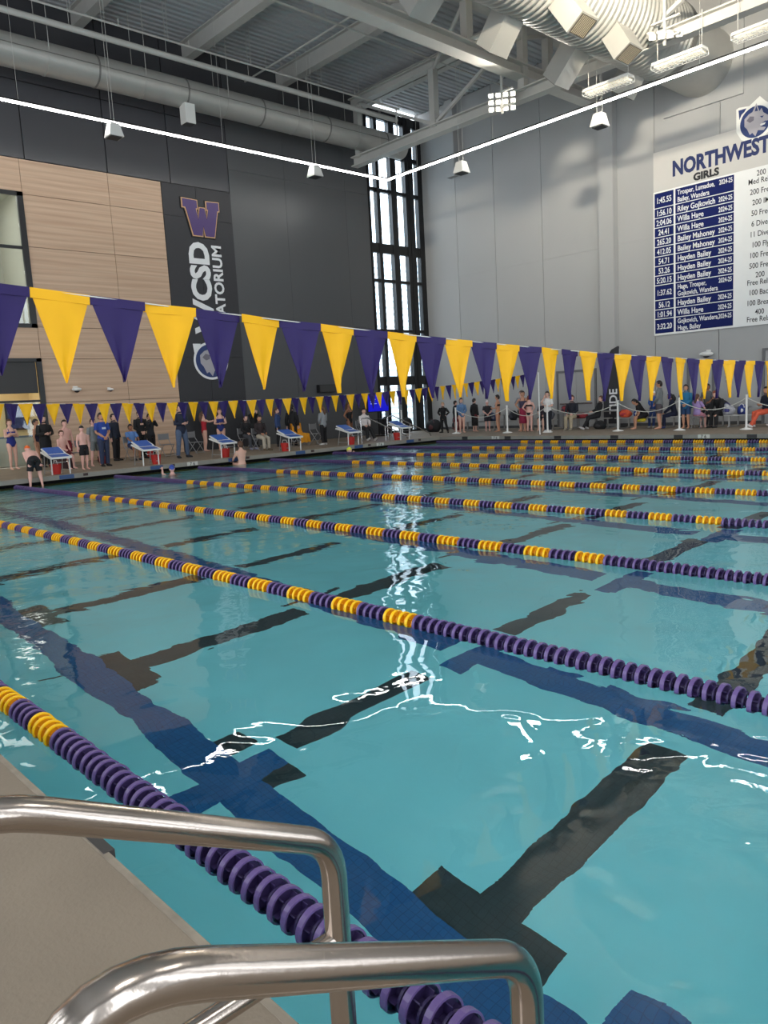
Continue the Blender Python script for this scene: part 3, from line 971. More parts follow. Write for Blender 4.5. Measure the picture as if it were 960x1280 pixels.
# speakers / cube loudspeakers under the runs
k = 0
for (x_, y_, z_, lab, two) in ((RX, 10.85, 11.05, 'white box loudspeaker hung on the LED run, nearest the wood wall', 1), (RX, 19.2, 11.05, 'white box loudspeaker hung on the LED run before the charcoal wall', 1),
                             (1.45, RY, 10.75, 'white box loudspeaker below the far LED run nearest the window', 1), (7.6, RY, 10.75, 'white box loudspeaker below the far LED run by the wall column', 1)):
    t = tag(empty('loudspeaker', (x_, y_, z_)), lab, 'loudspeaker')
    q = MB()
    T = Matrix.Identity(4)
    q.add([(-.15, -.15, .22), (.15, -.15, .22), (.15, .15, .22), (-.15, .15, .22), (-.24, -.24, -.2), (.24, -.24, -.2), (.24, .24, -.2), (-.24, .24, -.2)],
          [(0, 1, 2, 3), (7, 6, 5, 4), (0, 4, 5, 1), (1, 5, 6, 2), (2, 6, 7, 3), (3, 7, 4, 0)], WHITE)
    q.build('cabinet', t)
    q = MB(); q.box(-.19, .19, -.19, .19, -.23, -.2, mat('speaker_grille', (60, 60, 60), .8)); q.build('grille', t)
    rod(t, (-.1, 0, .2), (-.1, 0, ZC-z_-0.07), 0.008, STEEL, 'cable'); rod(t, (.1, 0, .2), (.1, 0, ZC-z_-0.07), 0.008, STEEL, 'cable')
t = tag(empty('duct_diffuser', (-4.1, 14.4, 12.6)), 'white box diffuser below the smooth round duct', 'vent')
q = MB(); q.box(-.2, .2, -.2, .2, -.32, .36, WHITE); q.build('box_body', t)
q = MB(); q.box(-.17, .17, -.17, .17, -.34, -.32, mat('speaker_grille', (60, 60, 60), .8)); q.build('grille', t)

# ---- wire guarded high bays above the far run
for i, (x0, x1, lab) in enumerate(((7.3, 8.95, 'wire guarded high bay fixture above the far LED run, nearest the wall column'), (9.75, 11.35, 'wire guarded high bay fixture above the record board'), (12.2, 13.9, 'wire guarded high bay fixture farthest right above the record board'))):
    t = tag(empty('high_bay_fixture', ((x0+x1)/2, 22.8, 11.55)), lab, 'light', 'wire guarded fixtures above the far light run')
    w = (x1-x0)/2
    q = MB(); q.box(-w, w, -.2, .2, .08, .16, WHITE); q.build('housing', t)
    for k in range(4):
        q = MB(); q.tube([(-w+.06, -.15+k*.1, .04), (w-.06, -.15+k*.1, .04)], .022, mat('tube_lamp', (255, 244, 220), .4, emis=0.3), 8); q.build('lamp_tube', t)
    q = MB()
    for k in range(13):
        xx = -w+k*2*w/12
        q.bar((xx, -.22, -.04), (xx, .22, -.04), .012, .012, WHITE); q.bar((xx, -.22, -.04), (xx, -.22, .1), .012, .012, WHITE); q.bar((xx, .22, -.04), (xx, .22, .1), .012, .012, WHITE)
    for yy in (-.22, -.07, .07, .22):
        q.bar((-w, yy, -.04), (w, yy, -.04), .012, .012, WHITE)
    q.build('wire_guard', t)
    rod(t, (-w+.1, 0, .16), (-w+.1, 0, 1.2), .012); rod(t, (w-.1, 0, .16), (w-.1, 0, 1.2), .012)

# ---- flood light clusters


def flood(loc, lab, lit, aim):
    t = tag(empty('floodlight', loc), lab, 'light')
    q = MB(); q.box(-.5, .5, -.04, .04, .30, .36, STEEL); q.box(-.5, .5, -.04, .04, -.22, -.16, STEEL); q.box(-.04, .04, -.03, .03, -.4, 1.2, STEEL); q.build('bracket', t)
    d = Vector(aim).normalized(); sd = d.cross(Vector((0, 0, 1))).normalized(); up = sd.cross(d)
    for r in (-1, 0, 1):
        for c2 in (-1.5, -.5, .5, 1.5):
            c0 = sd*(c2*.26) + up*(r*.22)
            q = MB(); q.bar(c0-d*.14, c0, .2, .17, WHITE); q.bar(c0, c0+d*.012, .13, .10, LAMP if lit else WHITE); q.build('lamp_head', t)
    return t


flood((4.1, 22.4, 12.25), 'lit cluster of floodlights hung left of the truss girder', True, (0.62, -0.78, -0.3))
flood((10.08, 22.8, 12.55), 'unlit white floodlight cluster in front of the large duct', False, (0.3, -0.4, 0.85))
sp = area_light('floodlight_beam', (4.5, 21.9, 12.1), (0, 0, 0), 0.9, 0.6, 160, (1.0, 0.93, 0.82))
sp.rotation_euler = Vector((0.62, -0.78, -0.3)).to_track_quat('-Z', 'Y').to_euler()
flood((15.2, 12.5, 12.3), 'added unseen floodlight cluster over the pool middle lighting the large duct', True, (-0.55, 0.8, 0.22))  # added cluster out of view, there to brighten the duct
added_duct_light = area_light('floodlight_beam', (15.0, 12.8, 12.35), (0, 0, 0), 0.9, 0.6, 620, (1.0, 0.9, 0.72))  # added lamp that warms the large duct from out of view
added_duct_light.data.spread = radians(75)
added_duct_light.rotation_euler = Vector((-0.55, 0.8, 0.12)).to_track_quat('-Z', 'Y').to_euler()
# ================================================================== FLAGS


def sag(y):
    return 2.035 + 0.43*((y-10.9)/11.0)**2


def pennant_mesh(m, seed):
    rnd = random.Random(seed)
    q = MB(); nx_, nz_ = 6, 6
    ph = rnd.uniform(0, 6); am = rnd.uniform(0.006, 0.016)
    vs = []; fs = []
    for side in (0.0012, -0.0012):
        for j in range(nz_+1):
            t = j/nz_
            w = 0.29*(1-t)+0.004
            for i in range(nx_+1):
                u = i/nx_-0.5
                vs.append((side+am*sin(ph+u*7+t*2.2)*(0.3+t), u*w+am*t, -0.015-t*0.445))
    o = (nx_+1)*(nz_+1)
    for j in range(nz_):
        for i in range(nx_):
            a = j*(nx_+1)+i
            fs.append((a, a+1, a+nx_+2, a+nx_+1)); fs.append((o+a, o+a+nx_+1, o+a+nx_+2, o+a+1))
    q.add(vs, fs, m, True)
    q.box(-.004, .004, -.149, .149, -.045, .006, m)
    return q.mesh('pennant')


PENS = {c: [pennant_mesh(m, k+10*i) for k in range(5)] for i, (c, m) in enumerate((('y', FLAG_Y), ('p', FLAG_P)))}


def flag_line(x, y_first, pitch, lab):
    t = tag(empty('flag_line', (x, 0, 0)), lab, 'flags', 'backstroke flag lines')
    ya, yb = -0.85, 23.5
    q = MB(); q.tube([(0, ya+(yb-ya)*i/60, sag(ya+(yb-ya)*i/60)) for i in range(61)], 0.004, CORD, 5); q.build('cord', t)
    i0 = int((ya-y_first)/pitch)+1; n = 0
    for i in range(i0, 200):
        yc = y_first+(i+0.5)*pitch
        if yc > yb-0.4:
            break
        c = 'y' if i % 2 == 0 else 'p'
        o = place('pennant', random.choice(PENS[c]), t, (0, yc, sag(yc)))
        sl = 2*0.43*(yc-10.9)/121
        o.rotation_euler = (math.atan(sl), random.uniform(-0.06, 0.06), random.uniform(-0.16, 0.16))
        o.scale = (1, pitch/0.30, random.uniform(0.98, 1.04))
        n += 1


flag_line(18.29, 0.07, 0.3147, 'near line of large purple and yellow pennants across the pool')
flag_line(4.57, 5.03, 0.2935, 'far line of small purple and yellow pennants before the starting blocks')
for (x, y, lab) in ((4.57, 23.5, 'thin white pole holding the far flag line by the doors'), (4.57, -0.85, 'thin white pole holding the near end of the far flag line'),
                    (18.29, 23.5, 'thin white pole holding the near flag line by the far wall'), (18.29, -0.85, 'thin white pole holding the near flag line on the near deck')):
    t = tag(empty('flag_pole', (x, y, DECK)), lab, 'pole')
    q = MB(); q.tube([(0, 0, 0), (0, 0, 2.36)], .022, WHITE, 10); q.build('pole_shaft', t)
    q = MB(); q.tube([(0, 0, 0), (0, 0, .02)], .07, CHROME, 14); q.build('floor_flange', t)

# ================================================================== LANE ROPES
PITCH = 0.08333


def disc_mesh(m, md, seg, rings=True):
    q = MB(); R = 0.076; r = 0.068

    def ring(x0, x1, ro, ri, mm):
        vs = []; fs = []
        for k in range(seg):
            t = 2*pi*k/seg; c, s = cos(t), sin(t)
            vs += [(x0, ro*c, ro*s), (x1, ro*c, ro*s), (x1, ri*c, ri*s), (x0, ri*c, ri*s)]
        for k in range(seg):
            a = 4*k; e = 4*((k+1) % seg)
            fs += [(a, a+1, e+1, e), (a+1, a+2, e+2, e+1), (a+2, a+3, e+3, e+2), (a+3, a, e, e+3)]
        q.add(vs, fs, mm, False)
    ring(-0.013, 0.012, R, r, m)
    if rings:
        ring(0.034, 0.044, 0.050, 0.044, md)
        for k in range(6):
            t = 2*pi*k/6+0.3
            T = Matrix.Rotation(t, 4, 'X')
            q.box(-0.010, 0.036, 0.018, 0.060, -0.0022, 0.0022, md, T)
        T = Matrix.Identity(4)
        q.add([(0.0, 0.067*cos(2*pi*k/12), 0.067*sin(2*pi*k/12)) for k in range(12)], [tuple(range(12))], md)
        q.add([(0.002, 0.067*cos(2*pi*k/12), 0.067*sin(2*pi*k/12)) for k in range(12)], [tuple(range(12))[::-1]], md)
    else:
        q.add([(0.0, 0.07*cos(2*pi*k/seg), 0.07*sin(2*pi*k/seg)) for k in range(seg)], [tuple(range(seg))], md)
    q.tube([(-0.04, 0, 0), (0.041, 0, 0)], 0.026, md, 8, cap=False)
    return q


YEL_D = mat('cavity_shade_yellow', (226, 150, 8), 0.45)  # yellow darkened for the shade inside the floats
D_P = disc_mesh(PURPLE, PURPLE_D, 24).mesh('float_disc'); D_Y = disc_mesh(YELLOW, YEL_D, 24).mesh('float_disc')


def band_mesh(m, md):
    q = MB(); one = disc_mesh(m, md, 12, False)
    for k in range(4):
        q.add([(v[0]+(k+0.5)*PITCH, v[1], v[2]) for v in one.v], one.f, m)
        # keep material split
        n = len(one.f); q.m[-n:] = [q.mi(one.mats[i]) for i in one.m]
    return q.mesh('float_band')


B_P = band_mesh(PURPLE, PURPLE_D); B_Y = band_mesh(YELLOW, YEL_D)


def is_yellow(x):
    if x < 4.57 or x > 18.30:
        return False
    return int((x-4.57)/(4*PITCH)) % 2 == 0


ordn = ['first lane rope, nearest the near deck edge and the steel handrails', 'second lane rope counted from the near deck edge',
        'third lane rope counted from the near deck edge', 'fourth lane rope counted from the near deck edge', 'fifth lane rope, midway across the pool',
        'fourth lane rope counted back from the far deck', 'third lane rope counted back from the far deck', 'second lane rope counted back from the far deck', 'lane rope closest to the far deck edge']
for n in range(9):
    y = n*LANE
    t = tag(empty('lane_rope', (0, y-(0.02 if n == 0 else 0), 0.018)), 'purple and yellow floating ' + ordn[n], 'lane rope', 'lane ropes of the pool')
    q = MB(); q.tube([(0.0, 0, 0), (PX1, 0, 0)], 0.008, CHROME, 6); q.build('cable', t)
    if n < 3:
        k0 = 0
        for k in range(272):
            x = 0.1533+(k+0.5)*PITCH
            o = place('float_disc', D_Y if is_yellow(x) else D_P, t, (x, random.uniform(-.004, .004), random.uniform(-.003, .003)))
            o.rotation_euler = (random.uniform(0, 6), random.uniform(-.05, .05), random.uniform(-.05, .05))
    else:
        x = 0.24
        while x < PX1-0.45:
            xm = x+PITCH
            # bands in phase with the colour changes
            if x < 4.55:
                place('float_band', B_P, t, (x, 0, 0)); x += 4*PITCH
                if x > 4.57-0.2:
                    x = 4.57
            else:
                j = int(round((x-4.57)/(4*PITCH)))
                yel = (j % 2 == 0) and x < 18.2
                place('float_band', B_Y if yel else B_P, t, (x, 0, 0)); x += 4*PITCH

# ================================================================== HANDRAILS (near)
for (x, lab) in ((21.3, 'stainless steel pool handrail farther from the camera, behind the other rail'), (21.8, 'stainless steel pool handrail nearest the camera at the deck corner')):
    t = tag(empty('pool_handrail', (x, 0, 0)), lab, 'handrail', 'steel handrails on the near deck')
    pts = arc_path([(0, -1.265, DECK), (0, -1.265, 1.265), (0, -0.512, 0.862), (0, -0.512, DECK)], 0.13, 10)
    q = MB(); q.tube(pts, 0.0275, INOX, 28); q.build('rail_tube', t)
    q = MB(); q.tube([(0, -1.262, 0.645), (0, -0.515, 0.645)], 0.021, INOX, 20, cap=False); q.build('cross_tube', t)
    for y in (-1.265, -0.512):
        q = MB(); q.tube([(0, y, DECK), (0, y, DECK+0.008), (0, y, DECK+0.02)], 0.05, INOX, 24, radii=[.042, .042, .032]); q.build('floor_flange', t)

# ================================================================== STARTING BLOCKS
q0 = {}


def block_parts():
    P = {}
    q = MB()
    for s in (-1, 1):
        q.bar((-0.85, s*.27, .80), (0.02, s*.30, .60), .05, .07, WHITE)
        q.bar((-0.86, s*.27, .92), (-0.38, s*.27, .74), .035, .05, WHITE)
    q.bar((-.86, -.30, .80), (-.86, .30, .80), .05, .07, WHITE); q.bar((.02, -.30, .60), (.02, .30, .60), .05, .07, WHITE)
    q.bar((-.42, -.30, .715), (-.42, .30, .715), .04, .05, WHITE)
    P['platform_frame'] = q.mesh('platform_frame')
    q = MB()
    q.add([(-.38, -.27, .725), (0.0, -.27, .635), (0.0, .27, .635), (-.38, .27, .725), (-.38, -.27, .70), (0.0, -.27, .60), (0.0, .27, .60), (-.38, .27, .70)],
          [(0, 1, 2, 3), (7, 6, 5, 4), (0, 4, 5, 1), (1, 5, 6, 2), (2, 6, 7, 3), (3, 7, 4, 0)], BLUE_PAD)
    P['front_tread'] = q.mesh('front_tread')
    q = MB()
    q.add([(-.84, -.25, .965), (-.44, -.25, .775), (-.44, .25, .775), (-.84, .25, .965), (-.84, -.25, .93), (-.44, -.25, .745), (-.44, .25, .745), (-.84, .25, .93)],
          [(0, 1, 2, 3), (7, 6, 5, 4), (0, 4, 5, 1), (1, 5, 6, 2), (2, 6, 7, 3), (3, 7, 4, 0)], BLUE_PAD)
    P['rear_wedge'] = q.mesh('rear_wedge')
    q = MB(); q.tube([(-.80, 0, 0), (-.62, 0, .78)], .018, ALU, 8); P['leg_back'] = q.mesh('leg')
    q = MB(); q.tube([(-.12, 0, 0), (-.10, 0, .62)], .022, WHITE, 8); P['leg_front'] = q.mesh('leg')
    q = MB(); q.bar((-.8, 0, .14), (-.12, 0, .14), .03, .03, ALU); P['stretcher'] = q.mesh('stretcher')
    q = MB(); q.tube([(-.02, -.2, .5), (0.03, -.2, .44), (0.03, .2, .44), (-.02, .2, .5)], .014, CHROME, 8); P['hand_grip'] = q.mesh('hand_grip')
    return P


BP = block_parts()
lab_b = ['first blue and white starting block, in front of the foyer opening', 'blue and white starting block in front of the wood cladding', 'blue and white starting block below the black banner',
         'blue and white starting block beside the orange draped chair', 'blue and white starting block beside the seated timer in white', 'blue and white starting block beside the blue screen']
for i in range(8):
    yb = (i+0.5)*LANE
    lab = lab_b[i-2] if 2 <= i else ('blue and white starting block of the second lane from the near deck' if i else 'blue and white starting block of the lane along the near deck')
    t = tag(empty('starting_block', (-0.12, yb, DECK)), lab, 'starting block', 'starting blocks in a row')
    t.scale = (0.9, 0.95, 0.80)
    place('platform_frame', BP['platform_frame'], t); place('front_tread', BP['front_tread'], t); place('rear_wedge', BP['rear_wedge'], t)
    for s in (-1, 1):
        place('leg', BP['leg_back'], t, (0, s*.27, 0)); place('leg', BP['leg_front'], t, (0, s*.27, 0)); place('stretcher', BP['stretcher'], t, (0, s*.27, 0))
    place('hand_grip', BP['hand_grip'], t)

# ================================================================== SMALL THINGS


def lumpy(q, c, rx, ry, rz, m, seed, p=0.12):
    rnd = random.Random(seed); b0 = len(q.v)
    q.ball((0, 0, 0), rx, ry, rz, m, 14, 9)
    ph = [rnd.uniform(0, 6) for _ in range(6)]
    for i in range(b0, len(q.v)):
        x, y, z = q.v[i]
        k = 1+p*(sin(ph[0]+x/rx*3.1+y/ry*2)+.6*sin(ph[1]+y/ry*4+z/rz*3)+.4*sin(ph[2]+z/rz*6+x/rx*5))
        q.v[i] = (c[0]+x*k, c[1]+y*k, max(c[2]+z*k, c[2]-rz*.82))
    return q


def bag(loc, size, rgb, rgb2, lab, cat='bag', name='sports_bag', rz=0.0, seed=1, group=None):
    t = tag(empty(name, loc, rz), lab, cat, group)
    rx, ry, rz_ = [v*.74 for v in size]
    m1 = mat('fabric_%d_%d_%d' % rgb, rgb, .75, var=.25, scale=9); m2 = mat('fabric_%d_%d_%d' % rgb2, rgb2, .7, var=.2, scale=9)
    q = MB(); lumpy(q, (0, 0, rz_*.82), rx, ry, rz_, m1, seed); q.build('bag_body', t)
    q = MB(); q.tube([(rx*.55*cos(a), -ry*.55, rz_*1.2+rz_*.7*sin(a)) for a in [pi*k/8 for k in range(9)]], .014, m2, 6); q.build('strap', t)
    q = MB(); q.ball((0, -ry*.78, rz_*.75), rx*.5, ry*.28, rz_*.42, m2, 10, 6); q.build('pocket', t)
    return t


def red_kit(loc, lab, rz=0, seed=0):
    t = tag(empty('lane_bucket', loc, rz), lab, 'bucket', 'red buckets under the starting blocks')
    q = MB(); q.tube([(0, 0, 0), (0, 0, .30)], .15, RED, 14, radii=[.12, .16]); q.build('bucket_body', t)
    q = MB(); q.tube([(-.16, 0, .29), (-.10, 0, .40), (.10, 0, .40), (.16, 0, .29)], .01, WHITE, 6); q.build('handle', t)


for i, (dy, lb) in enumerate(((-.05, 'by the foyer opening'), (.30, 'by the wood cladding'), (.05, 'below the black banner'), (-.25, 'beside the orange draped chair'), (.1, 'beside the seated timer in white'), (-.2, 'beside the blue screen'))):
    red_kit((-.48, (i+2.5)*LANE+dy, DECK), 'red bucket under the starting block ' + lb)

# folding chairs
CHG = mat('chair_grey_steel', (150, 150, 150), .4, metal=.4); CHS = mat('chair_seat_grey', (122, 122, 124), .5)


def chair_meshes():
    P = {}
    q = MB(); q.box(-.20, .20, -.20, .20, .43, .455, CHS); P['seat'] = q.mesh('seat')
    q = MB(); q.box(-.20, .20, .20, .222, .62, .84, CHS); P['backrest'] = q.mesh('backrest')
    q = MB(); q.tube([(0, -.24, 0), (0, .21, .60), (0, .225, .86)], .013, CHG, 6); P['leg_f'] = q.mesh('leg')
    q = MB(); q.tube([(0, .26, 0), (0, -.16, .44)], .013, CHG, 6); P['leg_b'] = q.mesh('leg')
    q = MB(); q.tube([(-.21, -.20, .05), (.21, -.20, .05)], .01, CHG, 6); P['stretcher'] = q.mesh('stretcher')
    return P


CP_ = chair_meshes()


def chair(x, y, rz, lab):
    t = tag(empty('folding_chair', (x, y, DECK), rz), lab, 'chair', 'grey folding chairs on the starting deck')
    place('seat', CP_['seat'], t); place('backrest', CP_['backrest'], t); place('stretcher', CP_['stretcher'], t)
    for s in (-.21, .21):
        place('leg', CP_['leg_f'], t, (s, 0, 0)); place('leg', CP_['leg_b'], t, (s, 0, 0))
    return t


RIGHTF = pi/2          # faces the pool from the starting deck
chair(-3.6, 8.85, RIGHTF, 'grey folding chair behind the girl in the blue polo shirt')
chair(-3.9, 10.9, RIGHTF, 'grey folding chair under the seated boy in the blue shirt')
chair(-4.1, 12.35, RIGHTF, 'empty grey folding chair left of the man in jeans')
chair(-4.1, 13.55, RIGHTF+.3, 'empty grey folding chair right of the man in jeans')
chair(-3.72, 15.54, RIGHTF, 'grey folding chair under the seated woman in the black jacket')
chair(-2.32, 15.27, RIGHTF, 'grey folding chair under the seated person in pale trousers')
chair(-2.6, 18.25, RIGHTF+.2, 'empty grey folding chair beside the orange draped one')
oc = chair(-3.1, 17.75, RIGHTF+.1, 'grey folding chair draped with an orange towel')
chair(-2.03, 20.26, RIGHTF, 'grey folding chair under the seated timer in the white shirt')
chair(-3.1, 21.3, RIGHTF, 'empty grey folding chair behind the seated timer in white')
# orange towel over the chair
tw = tag(empty('orange_towel', (-3.1, 17.75, DECK), RIGHTF+.1), 'bright orange yellow towel draped over a folding chair', 'towel')
ORT = mat('towel_orange', (238, 160, 30), .85, var=.2, scale=7)
vs = []; fs = []
prof_ = [(-.30, .12), (-.29, .30), (-.27, .47), (-.10, .48), (.12, .49), (.17, .60), (.19, .80), (.21, .885), (.245, .88), (.27, .70), (.29, .45), (.30, .30)]
nn = 12
for side in (0, .012):
    for (py, pz) in prof_:
        for i in range(nn+1):
            u = i/nn-.5
            vs.append((u*.56, py+side+.018*sin(u*22+pz*4), pz+side*.6+.012*sin(u*14+py*9)))
o_ = (nn+1)*len(prof_)
for j in range(len(prof_)-1):
    for i in range(nn):
        a = j*(nn+1)+i; fs.append((a, a+1, a+nn+2, a+nn+1)); fs.append((o_+a, o_+a+nn+1, o_+a+nn+2, o_+a+1))
q = MB(); q.add(vs, fs, ORT, True); q.build('towel_cloth', tw)

# bags and small gear on the starting deck
for args in (((-5.1, 7.9, DECK), (.35, .3, .14), (28, 62, 110), (30, 40, 60), 'flat navy bag beside the girl in the navy swimsuit'),
             ((-4.6, 8.7, DECK), (.28, .25, .24), (170, 44, 60), (50, 40, 50), 'dark pink bag behind the first starting block'),
             ((-5.0, 10.3, DECK), (.33, .28, .25), (30, 40, 98), (30, 30, 40), 'navy bag behind the jacketed coach'),
             ((-3.4, 9.6, DECK), (.26, .22, .2), (120, 30, 34), (40, 30, 30), 'dark red bag behind the first row of swimmers'),
             ((-4.8, 12.0, DECK), (.24, .22, .2), (190, 40, 36), (40, 30, 30), 'red bag on the floor left of the empty chair'),
             ((-4.9, 24.2, DECK), (.4, .35, .6), (16, 18, 24), (30, 30, 40), 'tall black bag by the corner window'),
             ((-4.9, 25.6, DECK), (.5, .4, .55), (20, 20, 24), (44, 40, 44), 'black bag heap right of the corner window doors'),
             ((-3.6, 26.2, DECK), (.5, .4, .45), (30, 30, 34), (90, 50, 54), 'dark bag heap in the far deck corner'),
             ((-3.0, 27.3, DECK), (.45, .4, .5), (120, 48, 52), (40, 40, 44), 'dark red bag in the far deck corner')):
    bag(*args[:5], seed=hash(args[4][:9]) % 7 if False else len(args[4]) % 9)

# signs and small wall fittings
tv = tag(empty('display_screen', (-4.5, 23.45, DECK), 0), 'bright blue screen on a dark stand near the corner window', 'screen')
q = MB(); q.box(-.04, .02, -.68, .68, 1.12, 2.02, BLACK); q.build('bezel', tv)
q = MB(); q.box(.02, .024, -.64, .64, 1.16, 1.98, mat('screen_blue', (18, 20, 214), .3, emis=0.4)); sc_ = q.build('screen', tv)
q = MB()
for k in range(3):
    q.box(.024, .027, -.50, -.50+(.34, .28, .40)[k], 1.70-k*.10, 1.73-k*.10, mat('screen_text', (150, 170, 240), .4, emis=.6))
q.build('screen_lines', tv)
q = MB(); q.box(-.03, .0, -.04, .04, .05, 1.12, BLACK); q.box(-.3, .3, -.35, .35, 0, .05, BLACK); q.build('stand', tv)
q = MB(); q.box(-.2, .25, -.4, .4, .78, .81, BLACK); q.build('shelf', tv)
for (y, z, lab, r) in ((9.9, 2.86, 'white dome camera on the wood cladding beside the foyer opening', .13), (11.16, 2.82, 'smaller white wall fitting on the wood cladding', .09)):
    t = tag(empty('dome_camera', (XL+.06, y, z)), lab, 'camera')
    q = MB(); q.box(0, .06, -r*.6, r*.6, -r*.3, r*.9, WHITE); q.build('bracket', t)
    q = MB(); q.ball((.16, 0, 0), r*1.35, r*1.35, r*.55, WHITE, 14, 8); q.build('hood', t)
    q = MB(); q.ball((.16, 0, -r*.35), r*.8, r*.8, r*.6, mat('dome_dark', (40, 40, 44), .2), 12, 7); q.build('dome', t)
t = tag(empty('dome_camera', (8.85, YF-.02, 2.95)), 'white dome camera on the far wall below the record board', 'camera')
q = MB(); q.box(-.06, .1, -.06, 0, 0, .16, WHITE); q.build('bracket', t)
q = MB(); q.ball((0, -.2, 0), .27, .2, .1, WHITE, 14, 8); q.build('hood', t)
q = MB(); q.ball((0, -.2, -.05), .14, .12, .1, mat('dome_dark', (40, 40, 44), .2), 12, 7); q.build('dome', t)
t = tag(empty('wall_speaker_box', (XL+.05, 21.5, 2.55)), 'black box fixed on the charcoal wall behind the pennants', 'box')
q = MB(); q.box(0, .2, -.48, .48, -.16, .2, BLACK); q.build('cabinet', t)
q = MB(); q.box(.2, .21, -.44, .44, -.13, .17, mat('speaker_grille', (60, 60, 60), .8)); q.build('grille', t)
t = tag(empty('wall_plate', (9.55, YF-.01, 1.95)), 'small grey control plate on the far wall', 'switch')
q = MB(); q.box(-.06, .06, -.02, 0, -.12, .12, CHG); q.build('cover', t)
q = MB(); q.box(-.02, .02, -.03, -.02, -.03, .03, WHITE); q.build('button', t)
t = tag(empty('foyer_counter', (XL-1.5, 7.6, DECK)), 'pale counter with grey top inside the foyer', 'counter')
q = MB(); q.box(-.3, .3, -1.6, 1.4, 0, 1.0, mat('counter_cream', (196, 186, 160), .6)); q.build('counter_body', t)
q = MB(); q.box(-.35, .35, -1.65, 1.45, 1.0, 1.06, mat('counter_grey', (110, 116, 120), .4)); q.build('counter_top', t)

# deck ladder rails at the far left
for (y0, lab) in ((18.9, 'chrome stair rail on the starting deck, nearer of the pair'), (20.6, 'chrome stair rail on the starting deck, farther of the pair')):
    t = tag(empty('stair_rail', (-.62 if y0 < 20 else -.9, y0, DECK)), lab, 'handrail', 'chrome stair rails on the starting deck')
    q = MB(); q.tube(arc_path([(0, 0, 0), (0, 0, .96), (0, .35, .98), (0, 2.5, .12), (0, 2.55, 0)], .12, 5), .024, CHROME, 10); q.build('rail_tube', t)
    q = MB(); q.tube([(0, 1.3, 0), (0, 1.3, .58)], .02, CHROME, 10); q.build('rail_post', t)

# feather banner
fb = tag(empty('feather_banner', (5.1, 27.9, DECK)), 'black feather banner with white upright letters before the wall column', 'banner')
fp = [(-.42, .15), (-.42, 2.0), (-.34, 2.55), (-.22, 2.95), (-.02, 3.2), (.28, 3.32), (.34, 3.30), (.30, .15)]
q = MB(); q.prism(fp, lambda u, v, d: Vector((u, d, v)), 0.0, 0.006, BANNER); cl_ = q.build('banner_cloth', fb)
q = MB(); q.tube([(.33, .01, 0), (.33, .01, 2.6), (.34, .01, 3.2)], .013, CHG, 6); q.build('pole', fb)
q = MB(); q.box(-.3, .6, -.04, .04, 0, .03, BLACK); q.box(.1, .5, -.3, .3, 0, .03, BLACK); q.build('foot_stand', fb)
o = text('TIDE', .52, (0, 0, 0), (0, 0, 0), LET_W, cl_, sx=.9, bold=.01, ext=.002)
o.matrix_local = Matrix(((0, -1, 0, .22), (0, 0, -1, -.008), (1, 0, 0, .55), (0, 0, 0, 1))) @ Matrix.Diagonal((.95, 1, 1, 1))
q = MB(); q.prism([(-.12, 2.82), (.06, 2.96), (.24, 2.86), (.10, 2.80)], lambda u, v, d: Vector((u, d, v)), -.004, 0, LET_W); q.build('crest_mark', cl_)

# stanchions with rope
ST = [(-4.2, 24.65), (-0.75, 24.65), (2.03, 24.75), (4.05, 24.75), (7.04, 25.0), (9.42, 25.05), (11.74, 25.05), (14.2, 25.1)]
lab_s = ['at the corner window', 'beside the woman in the denim jacket', 'beside the swimmer in the black bikini', 'beside the woman in the white shirt', 'in front of the orange bag', 'in front of the person in teal', 'in front of the orange trousers', 'last in the row past the orange trousers']
for (x, y), lb in zip(ST, lab_s):
    t = tag(empty('stanchion', (x, y, DECK)), 'white stanchion post ' + lb, 'post', 'white stanchion posts along the far deck')
    q = MB(); q.tube([(0, 0, .03), (0, 0, 1.12)], .035, WHITE, 12); q.build('post_shaft', t)
    q = MB(); q.tube([(0, 0, 0), (0, 0, .02), (0, 0, .05), (0, 0, .07)], .2, WHITE, 18, radii=[.2, .2, .1, .04]); q.build('base_plate', t)
    q = MB(); q.tube([(0, 0, 1.12), (0, 0, 1.15)], .042, WHITE, 12); q.build('cap', t)
for i in range(1, len(ST)-1):
    (x0, y0), (x1, y1) = ST[i], ST[i+1]
    t = tag(empty('barrier_rope', (0, 0, 0)), 'white sagging rope from the stanchion ' + lab_s[i] + ' to the next', 'rope', 'white barrier ropes')
    q = MB(); q.tube([(x0+(x1-x0)*k/16, y0+(y1-y0)*k/16, DECK+1.05-.36*(1-(k/8-1)**2)) for k in range(17)], .014, CORD, 6); q.build('rope_run', t)

# bleachers
for (x0, x1, y, lb) in ((-1.9, 3.2, 26.9, 'behind the swimmers near the white stanchions'), (3.45, 5.6, 27.25, 'short one beside the feather banner'), (6.0, 10.1, 26.95, 'with the seated group under the record board'), (10.35, 14.4, 26.95, 'at the end of the far deck')):
    t = tag(empty('bleacher', (x0, y, DECK)), 'low aluminium bleacher bench ' + lb, 'bench', 'aluminium bleachers on the far deck')
    w = x1-x0
    for (dy, z_, nm) in ((-.32, .44, 'plank'), (.42, .70, 'plank')):
        q = MB(); q.box(0, w, dy-.13, dy+.13, z_-.04, z_, ALU); q.build(nm, t)
    n_l = max(2, int(w/1.5)+1)
    for k in range(n_l):
        xx = .15+(w-.3)*k/(n_l-1)
        q = MB(); q.bar((xx, -.42, 0.02), (xx, .5, 0.02), .05, .04, ALU); q.bar((xx, -.32, 0), (xx, -.32, .4), .05, .05, ALU); q.bar((xx, .42, 0), (xx, .42, .66), .05, .05, ALU)
        q.build('leg_frame', t)
HS = DECK+.44
